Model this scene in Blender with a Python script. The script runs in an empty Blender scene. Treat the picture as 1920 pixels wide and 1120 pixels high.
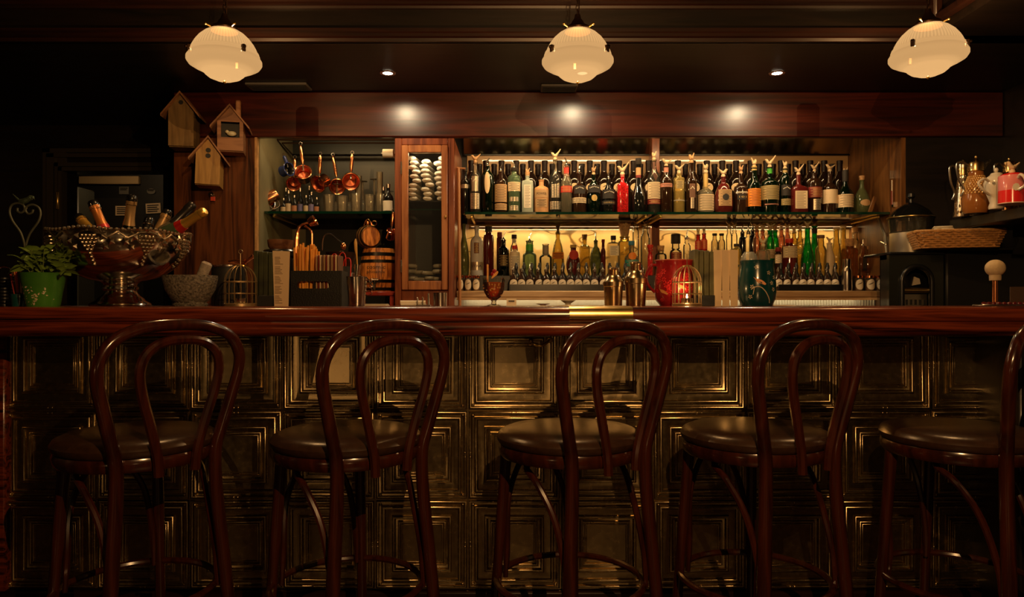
import bpy, math, random
from mathutils import Vector, Matrix
random.seed(7)
R = math.radians
SC = bpy.context.scene
COL = SC.collection

# ------------------------------------------------------------------ camera, world, light, exposure
F, ZC, HY = 1350.0, 1.10, 566.0          # focal length in pixels of the 1920 frame, camera height, horizon row
cam = bpy.data.objects.new('camera', bpy.data.cameras.new('camera'))
COL.objects.link(cam)
cam.location = (0, 0, ZC); cam.rotation_euler = (R(90), 0, 0)
cam.data.sensor_width = 36.0; cam.data.lens = 36.0 * F / 1920.0
cam.data.shift_y = (HY - 560.0) / 1920.0
cam.data.clip_start = 0.05
SC.camera = cam
SC.view_settings.view_transform = 'Standard'
SC.view_settings.look = 'None'
SC.view_settings.exposure = 0.0
SC.view_settings.gamma = 1.0
SC.view_settings.use_curve_mapping = False
SC.cycles.max_bounces = 10
SC.cycles.transparent_max_bounces = 24
SC.cycles.caustics_reflective = False
SC.cycles.caustics_refractive = False
SC.cycles.sample_clamp_indirect = 3.0
world = bpy.data.worlds.new('world'); SC.world = world
world.use_nodes = True
world.node_tree.nodes['Background'].inputs[0].default_value = (1.0, 0.72, 0.45, 1)
world.node_tree.nodes['Background'].inputs[1].default_value = 0.004

WARM = (1.0, 0.60, 0.27)
E_PENDANT, E_ROOM, E_DOWN, E_STRIP, E_LEDGE, E_VAL, E_TABLE = 64.0, 660.0, 9.0, 1.9, 0.7, 6.0, 16.0

def X(px, Y): return (px - 960.0) * Y / F
def Z(py, Y): return ZC - (py - HY) * Y / F
def S(Y): return Y / F

# ------------------------------------------------------------------ materials
MATS = {}
def newmat(name):
    m = bpy.data.materials.new(name); m.use_nodes = True
    nt = m.node_tree; b = nt.nodes['Principled BSDF']
    return m, nt, b
def node(nt, t, **kw):
    n = nt.nodes.new(t)
    for k, v in kw.items(): setattr(n, k, v)
    return n
def ramp(nt, stops):
    r = node(nt, 'ShaderNodeValToRGB')
    e = r.color_ramp.elements
    e[0].position, e[0].color = stops[0][0], (*stops[0][1], 1)
    e[1].position, e[1].color = stops[-1][0], (*stops[-1][1], 1)
    for p, c in stops[1:-1]:
        x = e.new(p); x.color = (*c, 1)
    return r
def plain(name, col, rough=0.5, metal=0.0, coat=0.0, noise=0.0, nscale=40.0, bump=0.0, spec=0.5, emit=None):
    if name in MATS: return MATS[name]
    m, nt, b = newmat(name)
    b.inputs['Base Color'].default_value = (*col, 1)
    b.inputs['Roughness'].default_value = rough
    b.inputs['Metallic'].default_value = metal
    b.inputs['Coat Weight'].default_value = coat
    b.inputs['Specular IOR Level'].default_value = spec
    if noise or bump:
        tc = node(nt, 'ShaderNodeTexCoord'); n = node(nt, 'ShaderNodeTexNoise')
        n.inputs['Scale'].default_value = nscale; n.inputs['Detail'].default_value = 4
        nt.links.new(tc.outputs['Object'], n.inputs['Vector'])
        if noise:
            lo = tuple(max(0, c * (1 - noise)) for c in col); hi = tuple(min(1, c * (1 + noise)) for c in col)
            r = ramp(nt, [(0.3, lo), (0.7, hi)])
            nt.links.new(n.outputs['Fac'], r.inputs['Fac']); nt.links.new(r.outputs['Color'], b.inputs['Base Color'])
        if bump:
            bp = node(nt, 'ShaderNodeBump'); bp.inputs['Strength'].default_value = bump; bp.inputs['Distance'].default_value = 0.01
            nt.links.new(n.outputs['Fac'], bp.inputs['Height']); nt.links.new(bp.outputs['Normal'], b.inputs['Normal'])
    if emit:
        b.inputs['Emission Color'].default_value = (*emit[0], 1); b.inputs['Emission Strength'].default_value = emit[1]
    MATS[name] = m
    return m
def wood(name, dark, light, axis='X', scale=6.0, rough=0.3, coat=0.0, stretch=9.0, bump=0.15):
    if name in MATS: return MATS[name]
    m, nt, b = newmat(name)
    tc = node(nt, 'ShaderNodeTexCoord'); mp = node(nt, 'ShaderNodeMapping')
    s = [scale * 4] * 3; s['XYZ'.index(axis)] = scale * 4 / stretch
    mp.inputs['Scale'].default_value = s
    nt.links.new(tc.outputs['Object'], mp.inputs['Vector'])
    n1 = node(nt, 'ShaderNodeTexNoise'); n1.inputs['Scale'].default_value = 1.0; n1.inputs['Detail'].default_value = 3; n1.inputs['Distortion'].default_value = 0.6
    n2 = node(nt, 'ShaderNodeTexNoise'); n2.inputs['Scale'].default_value = 7.0; n2.inputs['Detail'].default_value = 5
    nt.links.new(mp.outputs['Vector'], n1.inputs['Vector']); nt.links.new(mp.outputs['Vector'], n2.inputs['Vector'])
    mul = node(nt, 'ShaderNodeMath', operation='MULTIPLY'); mul.inputs[1].default_value = 6.0
    fr = node(nt, 'ShaderNodeMath', operation='PINGPONG'); fr.inputs[1].default_value = 1.0
    nt.links.new(n1.outputs['Fac'], mul.inputs[0]); nt.links.new(mul.outputs[0], fr.inputs[0])
    mx = node(nt, 'ShaderNodeMath', operation='MULTIPLY_ADD'); mx.inputs[1].default_value = 0.55
    m2 = node(nt, 'ShaderNodeMath', operation='MULTIPLY'); m2.inputs[1].default_value = 0.45
    nt.links.new(n2.outputs['Fac'], m2.inputs[0]); nt.links.new(fr.outputs[0], mx.inputs[0]); nt.links.new(m2.outputs[0], mx.inputs[2])
    r = ramp(nt, [(0.2, dark), (0.5, tuple((a + c) / 2 for a, c in zip(dark, light))), (0.75, light)])
    nt.links.new(mx.outputs[0], r.inputs['Fac']); nt.links.new(r.outputs['Color'], b.inputs['Base Color'])
    b.inputs['Roughness'].default_value = rough; b.inputs['Coat Weight'].default_value = coat; b.inputs['Coat Roughness'].default_value = 0.15
    if bump:
        bp = node(nt, 'ShaderNodeBump'); bp.inputs['Strength'].default_value = bump; bp.inputs['Distance'].default_value = 0.002
        nt.links.new(mx.outputs[0], bp.inputs['Height']); nt.links.new(bp.outputs['Normal'], b.inputs['Normal'])
    MATS[name] = m
    return m
def glass(name, tint, clear=0.75, rough=0.05, body=None):
    """thin tinted glass: transparent body, a share of diffuse body colour, Fresnel gloss"""
    if name in MATS: return MATS[name]
    m, nt, b = newmat(name); nt.nodes.remove(b)
    out = nt.nodes['Material Output']
    tr = node(nt, 'ShaderNodeBsdfTransparent'); tr.inputs[0].default_value = (*tint, 1)
    di = node(nt, 'ShaderNodeBsdfDiffuse'); di.inputs[0].default_value = (*(body or tint), 1)
    m1 = node(nt, 'ShaderNodeMixShader'); m1.inputs[0].default_value = clear
    nt.links.new(di.outputs[0], m1.inputs[1]); nt.links.new(tr.outputs[0], m1.inputs[2])
    gl = node(nt, 'ShaderNodeBsdfGlossy'); gl.inputs['Roughness'].default_value = rough
    fr = node(nt, 'ShaderNodeFresnel'); fr.inputs[0].default_value = 1.5
    m2 = node(nt, 'ShaderNodeMixShader')
    nt.links.new(fr.outputs[0], m2.inputs[0]); nt.links.new(m1.outputs[0], m2.inputs[1]); nt.links.new(gl.outputs[0], m2.inputs[2])
    nt.links.new(m2.outputs[0], out.inputs['Surface'])
    MATS[name] = m
    return m
def emitter(name, col, strength):
    if name in MATS: return MATS[name]
    m, nt, b = newmat(name); nt.nodes.remove(b)
    e = node(nt, 'ShaderNodeEmission'); e.inputs[0].default_value = (*col, 1); e.inputs[1].default_value = strength
    nt.links.new(e.outputs[0], nt.nodes['Material Output'].inputs['Surface'])
    MATS[name] = m
    return m

# ------------------------------------------------------------------ mesh building
def spline(pts, n=8, closed=False):
    P = [Vector(p) for p in pts]; out = []
    L = len(P); segs = L if closed else L - 1
    for i in range(segs):
        if closed: a, b, c, d = P[i-1], P[i], P[(i+1) % L], P[(i+2) % L]
        else: a, b, c, d = P[max(i-1, 0)], P[i], P[i+1], P[min(i+2, L-1)]
        for k in range(n):
            t = k / n
            out.append(0.5 * ((2*b) + (c-a)*t + (2*a-5*b+4*c-d)*t*t + (3*b-3*c+d-a)*t**3))
    if not closed: out.append(P[-1])
    return out
def ringpts(r, z, n=32, c=(0, 0)):
    return [Vector((c[0] + r*math.cos(2*math.pi*i/n), c[1] + r*math.sin(2*math.pi*i/n), z)) for i in range(n)]

class MB:
    def __init__(s): s.v = []; s.f = []
    def add(s, v, f, M=None):
        o = len(s.v)
        s.v += [tuple((M @ Vector(p)) if M else p) for p in v]
        s.f += [tuple(i + o for i in q) for q in f]
        return s
    def box(s, x0, x1, y0, y1, z0, z1, b=0.0, M=None):
        if b <= 0:
            v = [(x, y, z) for x in (x0, x1) for y in (y0, y1) for z in (z0, z1)]
            f = [(0,1,3,2), (4,6,7,5), (0,4,5,1), (2,3,7,6), (0,2,6,4), (1,5,7,3)]
            return s.add(v, f, M)
        b = min(b, 0.49*(x1-x0), 0.49*(y1-y0), 0.49*(z1-z0))
        v = []; idx = {}
        for i, x in enumerate((x0, x1)):
            for j, y in enumerate((y0, y1)):
                for k, z in enumerate((z0, z1)):
                    sx, sy, sz = (b if i == 0 else -b), (b if j == 0 else -b), (b if k == 0 else -b)
                    idx[i,j,k,0] = len(v); v.append((x, y+sy, z+sz))
                    idx[i,j,k,1] = len(v); v.append((x+sx, y, z+sz))
                    idx[i,j,k,2] = len(v); v.append((x+sx, y+sy, z))
        f = []
        for a in range(3):
            o1, o2 = [q for q in range(3) if q != a]
            def key(av, b1, b2, w):
                t = [0, 0, 0]; t[a] = av; t[o1] = b1; t[o2] = b2
                return idx[t[0], t[1], t[2], w]
            for av in (0, 1):
                q = [key(av,0,0,a), key(av,1,0,a), key(av,1,1,a), key(av,0,1,a)]
                f.append(tuple(q))
            for b1 in (0, 1):
                for b2 in (0, 1):
                    f.append((key(0,b1,b2,o1), key(1,b1,b2,o1), key(1,b1,b2,o2), key(0,b1,b2,o2)))
        for i in (0, 1):
            for j in (0, 1):
                for k in (0, 1): f.append((idx[i,j,k,0], idx[i,j,k,1], idx[i,j,k,2]))
        return s.add(v, f, M)
    def tube(s, pts, r, seg=8, closed=False, flat=1.0, M=None):
        P = [Vector(p) for p in pts]; n = len(P)
        rr = r if isinstance(r, (list, tuple)) else [r] * n
        if len(rr) != n: rr = [rr[min(int(i * (len(rr)-1) / max(n-1, 1) + 0.5), len(rr)-1)] for i in range(n)]
        T = []
        for i in range(n):
            a = P[(i-1) % n] if (closed or i > 0) else P[i]; b = P[(i+1) % n] if (closed or i < n-1) else P[i]
            t = b - a; T.append(t.normalized() if t.length > 1e-9 else Vector((0, 0, 1)))
        up = Vector((0, 0, 1)) if abs(T[0].z) < 0.9 else Vector((0, 1, 0))
        N = (up - T[0] * up.dot(T[0])).normalized()
        v = []; f = []
        for i in range(n):
            N = (N - T[i] * N.dot(T[i])).normalized(); B = T[i].cross(N)
            for k in range(seg):
                a = 2*math.pi*k/seg
                v.append(P[i] + N*math.cos(a)*rr[i] + B*math.sin(a)*rr[i]*flat)
        for i in range(n if closed else n-1):
            j = (i+1) % n
            for k in range(seg):
                k2 = (k+1) % seg
                f.append((i*seg+k, i*seg+k2, j*seg+k2, j*seg+k))
        if not closed:
            f.append(tuple(range(seg))[::-1]); f.append(tuple((n-1)*seg + k for k in range(seg)))
        return s.add(v, f, M)
    def lathe(s, prof, seg=24, M=None, caps=True):
        """prof: (r, z) or (r, z, p); p > 2 squares the ring"""
        v = []; f = []; n = len(prof)
        for q in prof:
            r, z = q[0], q[1]; p = q[2] if len(q) > 2 else 2
            for k in range(seg):
                a = 2*math.pi*(k+0.5)/seg; c, d = math.cos(a), math.sin(a)
                g = 1.0 if p == 2 else (abs(c)**p + abs(d)**p) ** (-1.0/p)
                v.append((r*g*c, r*g*d, z))
        for i in range(n-1):
            for k in range(seg):
                k2 = (k+1) % seg
                f.append((i*seg+k, i*seg+k2, (i+1)*seg+k2, (i+1)*seg+k))
        if caps:
            if prof[0][0] > 1e-6: f.append(tuple(range(seg))[::-1])
            if prof[-1][0] > 1e-6: f.append(tuple((n-1)*seg + k for k in range(seg)))
        return s.add(v, f, M)
    def ell(s, c, rad, seg=12, rings=8, M=None):
        prof = [(math.sin(math.pi*i/rings), -math.cos(math.pi*i/rings)) for i in range(rings+1)]
        T = Matrix.Translation(c) @ Matrix.Diagonal((*rad, 1))
        return s.lathe(prof, seg, (M @ T) if M else T, caps=False)
    def patch(s, r, half, z0, z1, n=8, mid=-90.0, th=0.0006, r1=None, M=None):
        """curved sheet on a cylinder (or cone) facing -Y; half angle in degrees"""
        r1 = r if r1 is None else r1
        v = []; f = []
        for t in (0, th):
            for zz, rad in ((z0, r), (z1, r1)):
                for i in range(n+1):
                    a = R(mid - half + 2*half*i/n)
                    v.append(((rad+t)*math.cos(a), (rad+t)*math.sin(a), zz))
        w = n+1
        for i in range(n):
            f.append((2*w+i, 2*w+i+1, 3*w+i+1, 3*w+i)); f.append((i+1, i, w+i, w+i+1))
            f.append((i, i+1, 2*w+i+1, 2*w+i)); f.append((w+i+1, w+i, 3*w+i, 3*w+i+1))
        f.append((0, 2*w, 3*w, w)); f.append((n, w+n, 3*w+n, 2*w+n))
        return s.add(v, f, M)
    def sheet(s, r, pts, rings=5, M=None):
        """closed outline (x along the arc, z) bent round a cylinder of radius r, facing -Y"""
        n = len(pts); cx = sum(p[0] for p in pts)/n; cz = sum(p[1] for p in pts)/n
        def at(x, z): return (r*math.sin(x/r), -r*math.cos(x/r), z)
        v = [at(cx, cz)]; f = []
        for k in range(1, rings + 1):
            t = k/rings; v += [at(cx + (x-cx)*t, cz + (z-cz)*t) for x, z in pts]
        for q in range(n): f.append((0, 1+q, 1+(q+1) % n))
        for k in range(rings - 1):
            for q in range(n): f.append((1+k*n+q, 1+(k+1)*n+q, 1+(k+1)*n+(q+1) % n, 1+k*n+(q+1) % n))
        return s.add(v, f, M)
    def prism(s, poly, y0, y1, M=None):
        """polygon in XZ extruded along Y"""
        n = len(poly)
        v = [(x, y0, z) for x, z in poly] + [(x, y1, z) for x, z in poly]
        f = [tuple(range(n)), tuple(range(n, 2*n))[::-1]] + [(i, i+n, (i+1) % n + n, (i+1) % n) for i in range(n)]
        return s.add(v, f, M)
    def prismx(s, poly, x0, x1, M=None):
        """polygon in YZ extruded along X"""
        n = len(poly)
        v = [(x0, y, z) for y, z in poly] + [(x1, y, z) for y, z in poly]
        f = [tuple(range(n))[::-1], tuple(range(n, 2*n))] + [(i, (i+1) % n, (i+1) % n + n, i+n) for i in range(n)]
        return s.add(v, f, M)
    def mesh(s, name, mat, sharp=38):
        me = bpy.data.meshes.new(name)
        me.from_pydata([tuple(p) for p in s.v], [], s.f); me.update()
        import bmesh
        bm = bmesh.new(); bm.from_mesh(me); bmesh.ops.recalc_face_normals(bm, faces=bm.faces); bm.to_mesh(me); bm.free()
        me.shade_smooth()
        try: me.set_sharp_from_angle(angle=R(sharp))
        except Exception: pass
        me.materials.append(mat)
        return me
    def build(s, name, mat, parent=None, sharp=38):
        return place(name, s.mesh(name, mat, sharp), parent)
def place(name, me, parent=None, loc=None, rz=None, scale=None):
    o = bpy.data.objects.new(name, me); COL.objects.link(o)
    if parent: o.parent = parent
    if loc is not None: o.location = loc
    if rz is not None: o.rotation_euler = (0, 0, rz)
    if scale is not None: o.scale = scale
    return o
def tag(o, label, cat, group=None):
    o['label'] = label; o['category'] = cat
    if group: o['group'] = group
    return o
def thing(name, label, cat, loc, rz=0.0, group=None):
    o = bpy.data.objects.new(name, None); COL.objects.link(o)
    o.empty_display_size = 0.05
    o.location = loc; o.rotation_euler = (0, 0, rz)
    return tag(o, label, cat, group)
def struct(name, mb, mat, parent=None):
    o = mb.build(name, mat, parent)
    if parent is None: o['kind'] = 'structure'
    return o
def dup(root, loc, rz=None, label=None, group=None):
    r = root.copy(); COL.objects.link(r); r.location = loc
    if rz is not None: r.rotation_euler = (r.rotation_euler[0], r.rotation_euler[1], rz)
    if label: r['label'] = label
    if group: r['group'] = group
    for ch in list(root.children):
        c = ch.copy(); COL.objects.link(c); c.parent = r
        for g in list(ch.children):
            d = g.copy(); COL.objects.link(d); d.parent = c
    return r
TEXTS = {}
def textmb(body, height, width=None, depth=0.0004, wrap=None):
    """flat lettering standing in XZ, centred, facing -Y; wrap = radius bends it round a cylinder about Z"""
    if body not in TEXTS:
        cu = bpy.data.curves.new('lettering', 'FONT'); cu.body = body; cu.align_x = 'CENTER'; cu.resolution_u = 2
        ob = bpy.data.objects.new('lettering', cu); COL.objects.link(ob)
        bpy.context.view_layer.update()
        me = bpy.data.meshes.new_from_object(ob.evaluated_get(bpy.context.evaluated_depsgraph_get()))
        TEXTS[body] = ([tuple(v.co) for v in me.vertices], [tuple(p.vertices) for p in me.polygons])
        bpy.data.objects.remove(ob); bpy.data.curves.remove(cu); bpy.data.meshes.remove(me)
    vs, fs = TEXTS[body]
    x0 = min(v[0] for v in vs); x1 = max(v[0] for v in vs); y0 = min(v[1] for v in vs); y1 = max(v[1] for v in vs)
    k = height / (y1 - y0); kx = (width / (x1 - x0)) if width else k
    out = []
    for x, y, _ in vs:
        a, c = (x - (x0+x1)/2) * kx, (y - (y0+y1)/2) * k
        if wrap: out.append(((wrap + depth)*math.sin(a/wrap), -(wrap + depth)*math.cos(a/wrap), c))
        else: out.append((a, -depth, c))
    mb = MB(); mb.add(out, fs)
    return mb
def lightobj(name, kind, loc, energy, color, parent=None, rot=None, **kw):
    l = bpy.data.lights.new(name, kind); l.energy = energy; l.color = color
    for k, v in kw.items(): setattr(l, k, v)
    o = bpy.data.objects.new(name, l); COL.objects.link(o); o.location = loc
    if rot: o.rotation_euler = rot
    if parent: o.parent = parent
    return o
# ------------------------------------------------------------------ shared materials
M_counter = wood('counter_mahogany', (0.010, 0.0017, 0.0008), (0.19, 0.032, 0.009), 'X', 9, 0.26, 0.3, 26)
M_beam = wood('beam_mahogany', (0.016, 0.0022, 0.001), (0.062, 0.009, 0.003), 'X', 4, 0.34, 0.0, 18, 0.05)
M_post = wood('post_oak', (0.022, 0.006, 0.002), (0.15, 0.046, 0.013), 'Z', 4, 0.4, 0.1, 12, 0.3)
M_cab = wood('cabinet_mahogany', (0.10, 0.02, 0.008), (0.24, 0.06, 0.02), 'Z', 5, 0.3, 0.3, 10)
M_door = wood('cabinet_door_cherry', (0.22, 0.062, 0.018), (0.42, 0.15, 0.045), 'Z', 5, 0.35, 0.3, 10)
M_dark = wood('dark_panelling', (0.003, 0.002, 0.001), (0.009, 0.005, 0.003), 'X', 3, 0.4, 0.1, 10)
M_trim = wood('dark_red_trim', (0.007, 0.002, 0.001), (0.02, 0.005, 0.002), 'X', 3, 0.4, 0.0, 10)
M_bent = wood('bentwood_stain', (0.018, 0.0035, 0.002), (0.048, 0.010, 0.004), 'Z', 5, 0.2, 0.5, 10, 0.05)
M_ledge = wood('pale_oak_ledge', (0.30, 0.17, 0.07), (0.55, 0.36, 0.17), 'X', 5, 0.4, 0.1, 12)
M_cedar = wood('cedar_panel', (0.06, 0.020, 0.005), (0.19, 0.075, 0.018), 'Z', 4, 0.45, 0.0, 10)
M_olive = plain('olive_painted_panel', (0.16, 0.14, 0.075), 0.6, noise=0.25, nscale=6)
M_black = plain('black_gloss', (0.008, 0.008, 0.008), 0.25)
M_blackmatt = plain('black_matt', (0.010, 0.010, 0.009), 0.6)
M_brass = plain('brass', (0.85, 0.58, 0.20), 0.28, 1.0, noise=0.12, nscale=30)
M_steel = plain('steel', (0.62, 0.58, 0.52), 0.2, 1.0)
M_steelr = plain('brushed_steel', (0.55, 0.50, 0.40), 0.34, 1.0)
M_copper = plain('copper', (0.90, 0.36, 0.16), 0.2, 1.0, noise=0.1, nscale=20)
M_copperd = plain('copper_inside', (0.55, 0.16, 0.08), 0.35, 1.0)
M_silver = plain('silver', (0.80, 0.72, 0.60), 0.13, 1.0)
M_silverdec = plain('tarnished_silver', (0.55, 0.46, 0.33), 0.25, 1.0, noise=0.35, nscale=80)
M_bronze = plain('dark_bronze', (0.07, 0.035, 0.018), 0.4, 0.8)
M_cream = plain('cream_paper', (0.76, 0.57, 0.34), 0.7)
M_white = plain('white_card', (0.74, 0.64, 0.48), 0.6)
M_towel = plain('white_towelling', (0.78, 0.74, 0.64), 0.95, bump=0.5, nscale=400, noise=0.06)
M_ink = plain('dark_ink', (0.02, 0.014, 0.010), 0.7)
M_cork = plain('cork', (0.50, 0.28, 0.12), 0.85, noise=0.3, nscale=90)
M_glass = glass('clear_glass', (0.94, 0.94, 0.90), 0.965, 0.04, (0.5, 0.48, 0.4))
M_shelfglass = glass('green_shelf_glass', (0.80, 0.93, 0.78), 0.92, 0.05, (0.05, 0.3, 0.15))
M_edgeglass = glass('shelf_edge_glass', (0.05, 0.22, 0.11), 0.5, 0.1, (0.006, 0.05, 0.025))
M_leather = plain('brown_leather', (0.034, 0.015, 0.007), 0.29, noise=0.25, nscale=60, bump=0.04, spec=.7)

def tin_material():
    m, nt, b = newmat('pressed_tin')
    tc = node(nt, 'ShaderNodeTexCoord')
    n = node(nt, 'ShaderNodeTexNoise'); n.inputs['Scale'].default_value = 9; n.inputs['Detail'].default_value = 1.5
    n2 = node(nt, 'ShaderNodeTexNoise'); n2.inputs['Scale'].default_value = 60; n2.inputs['Detail'].default_value = 6
    oi = node(nt, 'ShaderNodeObjectInfo')
    add = node(nt, 'ShaderNodeVectorMath', operation='ADD'); sc = node(nt, 'ShaderNodeVectorMath', operation='SCALE'); sc.inputs['Scale'].default_value = 1.0
    cmb = node(nt, 'ShaderNodeCombineXYZ'); mu = node(nt, 'ShaderNodeMath', operation='MULTIPLY'); mu.inputs[1].default_value = 37.0
    nt.links.new(oi.outputs['Random'], mu.inputs[0]); nt.links.new(mu.outputs[0], cmb.inputs[0])
    nt.links.new(tc.outputs['Object'], add.inputs[0]); nt.links.new(cmb.outputs[0], add.inputs[1])
    nt.links.new(add.outputs[0], n.inputs['Vector']); nt.links.new(add.outputs[0], n2.inputs['Vector'])
    r = ramp(nt, [(0.25, (0.40, 0.305, 0.165)), (0.75, (0.58, 0.45, 0.25))])
    nt.links.new(n2.outputs['Fac'], r.inputs['Fac']); nt.links.new(r.outputs['Color'], b.inputs['Base Color'])
    b.inputs['Metallic'].default_value = 1.0
    rr = node(nt, 'ShaderNodeMapRange'); rr.inputs['To Min'].default_value = 0.21; rr.inputs['To Max'].default_value = 0.31
    nt.links.new(n2.outputs['Fac'], rr.inputs['Value']); nt.links.new(rr.outputs[0], b.inputs['Roughness'])
    bp = node(nt, 'ShaderNodeBump'); bp.inputs['Strength'].default_value = 0.3; bp.inputs['Distance'].default_value = 0.0025
    nt.links.new(n.outputs['Fac'], bp.inputs['Height']); nt.links.new(bp.outputs['Normal'], b.inputs['Normal'])
    return m
M_tin = tin_material()

# ------------------------------------------------------------------ the room shell
XL, XR, YB = -3.4, 2.35, 4.02
struct('floor', MB().box(XL, XR, -2.6, 5.6, -0.05, 0), wood('floor_boards', (0.012, 0.006, 0.003), (0.04, 0.02, 0.01), 'X', 2, 0.4))
struct('ceiling', MB().box(XL, XR, -2.6, 2.80, 2.75, 2.80), M_dark)
struct('ceiling_soffit', MB().box(XL, XR, 2.76, 4.18, 2.105, 2.14), wood('soffit_boards', (0.004, 0.003, 0.002), (0.009, 0.006, 0.004), 'X', 2, 0.4, 0.0))
struct('wall_fascia', MB().box(XL, XR, 2.76, 2.80, 2.105, 2.75), M_dark)
tz = lambda py, Y=2.74: Z(py, Y)
def moulding(y, z0, z1, d=0.03):
    h = z1 - z0
    return [(y, z0), (y - 0.4*d, z0), (y - 0.5*d, z0 + 0.25*h), (y - 0.8*d, z0 + 0.35*h), (y - 0.8*d, z0 + 0.6*h), (y - d, z0 + 0.7*h), (y - d, z1), (y, z1)]
struct('trim_1', MB().prismx(moulding(2.76, tz(76), tz(54)), XL, 1.60), M_trim)
struct('trim_2', MB().prismx(moulding(2.76, tz(14), tz(-4)), XL, 1.60), M_trim)
# dropped bulkhead on the right, running back towards the room
struct('wall_bulkhead', MB().box(1.62, XR, 1.2, 2.76, 2.12, 2.75), M_dark)
struct('trim_3', MB().box(1.59, 1.62, 1.2, 2.76, 2.15, 2.185, 0.006), M_trim)
struct('trim_4', MB().box(1.585, 1.62, 2.70, 2.76, 2.12, 2.75, 0.008), M_trim)
struct('wall_right', MB().box(XR, XR + 0.05, -2.6, 5.6, 0, 2.80), M_dark)
struct('wall_left', MB().box(XL - 0.05, XL, -2.6, 5.6, 0, 2.80), M_dark)
struct('wall_rear', MB().box(XL, XR, -2.65, -2.6, 0, 2.80), M_dark)
struct('wall_back', MB().box(-1.64, XR, YB, YB + 0.05, 0, 2.105), M_dark)
# beam over the back bar
struct('trim_5', MB().box(-1.62, XR, 3.44, 3.475, Z(258, 3.45), 2.105, 0.006), M_beam)
# oak post carrying the birdhouses
PXL, PXR = X(325, 3.45), X(480, 3.45)
struct('wall_post', MB().box(PXL, PXR, 3.45, YB, 0, Z(258, 3.45), 0.004), M_post)
struct('trim_6', MB().box(PXR - 0.004, PXR + 0.006, 3.444, 3.47, 0.9, Z(258, 3.45)), plain('pale_edge_strip', (0.45, 0.24, 0.09), 0.5, noise=0.3, nscale=30))  # paler strip along the edge of the post
# alcove side walls, olive panel on the left, cedar on the right
struct('wall_alcove_left', MB().box(PXR, PXR + 0.012, 3.47, YB, 1.0, 2.105), M_olive)
AXR = 1.867
struct('wall_alcove_right', MB().box(AXR, AXR + .02, 3.452, YB, 0, 2.105), M_cedar)
struct('wall_end', MB().box(AXR + .02, XR, 3.45, YB, 0, 2.105), M_dark)

# door wall on the left with a passage beyond
DY = 4.10
dx0, dx1, dzt = X(125, DY), X(318, DY), Z(322, DY)
struct('wall_door', MB().box(XL, dx0, DY, DY + 0.1, 0, 2.105).box(dx0, dx1, DY, DY + 0.1, dzt, 2.105).box(dx1, -1.62, DY, DY + 0.1, 0, 2.105), M_dark)
fr = MB()
for k, (w, d) in enumerate(((0.13, 0.012), (0.10, 0.024), (0.045, 0.040), (0.018, 0.05))):
    fr.box(dx0 - w, dx0 - w + 0.02 + 0.02*(k < 2), DY - d, DY, 0, dzt + w)
    fr.box(dx0 - w, dx1 + w, DY - d, DY, dzt + w - 0.022, dzt + w)
    fr.box(dx1 + w - 0.03, dx1 + w, DY - d, DY, 0, dzt + w)
fr.box(dx0 - 0.13, dx0, DY - 0.01, DY, 0, dzt + 0.12)
df = struct('door_1', fr, plain('door_frame_paint', (0.035, 0.028, 0.018), 0.4))
MB().box(dx0 - 0.028, dx0 - 0.014, DY - 0.056, DY - 0.04, Z(395, DY), Z(362, DY), 0.003).build('hinge', M_brass, df)
struct('wall_hall', MB().box(-3.3, -1.62, 5.30, 5.35, 0, 2.105), M_blackmatt)
struct('ceiling_hall', MB().box(-3.3, -1.62, 4.2, 5.3, 2.105, 2.14), M_blackmatt)
HY5 = 5.28
o = thing('added_passage_lamp', 'added unseen ceiling lamp in the passage beyond the doorway', 'lamp', (-2.62, 4.75, 2.105))  # added lamp hidden above the doorway, brightening the batten and notices
MB().lathe([(0, -.03), (.05, -.028), (.07, -.012), (.07, 0), (0, 0)], 20).build('bowl', emitter('added_passage_glow', (1.0, .62, .28), 1.0), o)
lightobj('added_passage_bulb', 'POINT', (0, 0, -.06), 2.2, (1.0, .62, .3), o, shadow_soft_size=.03)
tag(MB().box(X(150, HY5), X(262, HY5), HY5 - 0.02, HY5 + 0.015, Z(346, HY5), Z(331, HY5), 0.004).build('wall_batten', plain('pale_painted_wood', (0.50, 0.36, 0.18), 0.5)),
    'pale painted batten high on the passage wall beyond the doorway', 'batten')
for i, (a, b, c, d, t) in enumerate(((215, 243, 386, 404, 0), (272, 300, 381, 400, -3), (222, 240, 350, 364, 0), (274, 290, 353, 364, 4))):
    o = thing('pinned_notice', ['cream notice with rows of writing pinned in the passage', 'cream notice tilted on the passage wall beside another sheet',
               'small dim grey card pinned high in the passage', 'small dim oval card pinned high in the passage'][i], 'notice', (X((a+b)/2, HY5), HY5 + 0.012, Z((c+d)/2, HY5)))
    o.rotation_euler = (0, R(t), 0)
    w, h = (b-a)*S(HY5)/2, (d-c)*S(HY5)/2
    mm = M_cream if i < 2 else plain('grey_card', (0.16, 0.15, 0.12), 0.7)
    if i == 3: MB().lathe([(1, -0.002), (1, 0.002)], 16, Matrix.Rotation(R(90), 4, 'X') @ Matrix.Diagonal((w, h, 1, 1))).build('sheet', mm, o)
    else: MB().box(-w, w, -0.002, 0.002, -h, h).build('sheet', mm, o)
    ln = MB()
    for k in range(4 if i < 2 else 2): ln.box(-w*0.8, w*(0.75 - 0.2*(k % 2)), -0.003, -0.002, h*(0.6 - 0.4*k) - 0.004, h*(0.6 - 0.4*k) + 0.004)
    ln.build('print', M_ink, o)
o = thing('passage_locker', 'grey metal locker standing just inside the dark doorway', 'locker', (X(138, 4.9), 4.95, 0))
MB().box(-0.06, 0.06, -0.1, 0.1, 0, Z(352, 4.9), 0.01).build('body', plain('grey_locker_paint', (0.06, 0.065, 0.055), 0.4), o)
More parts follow.
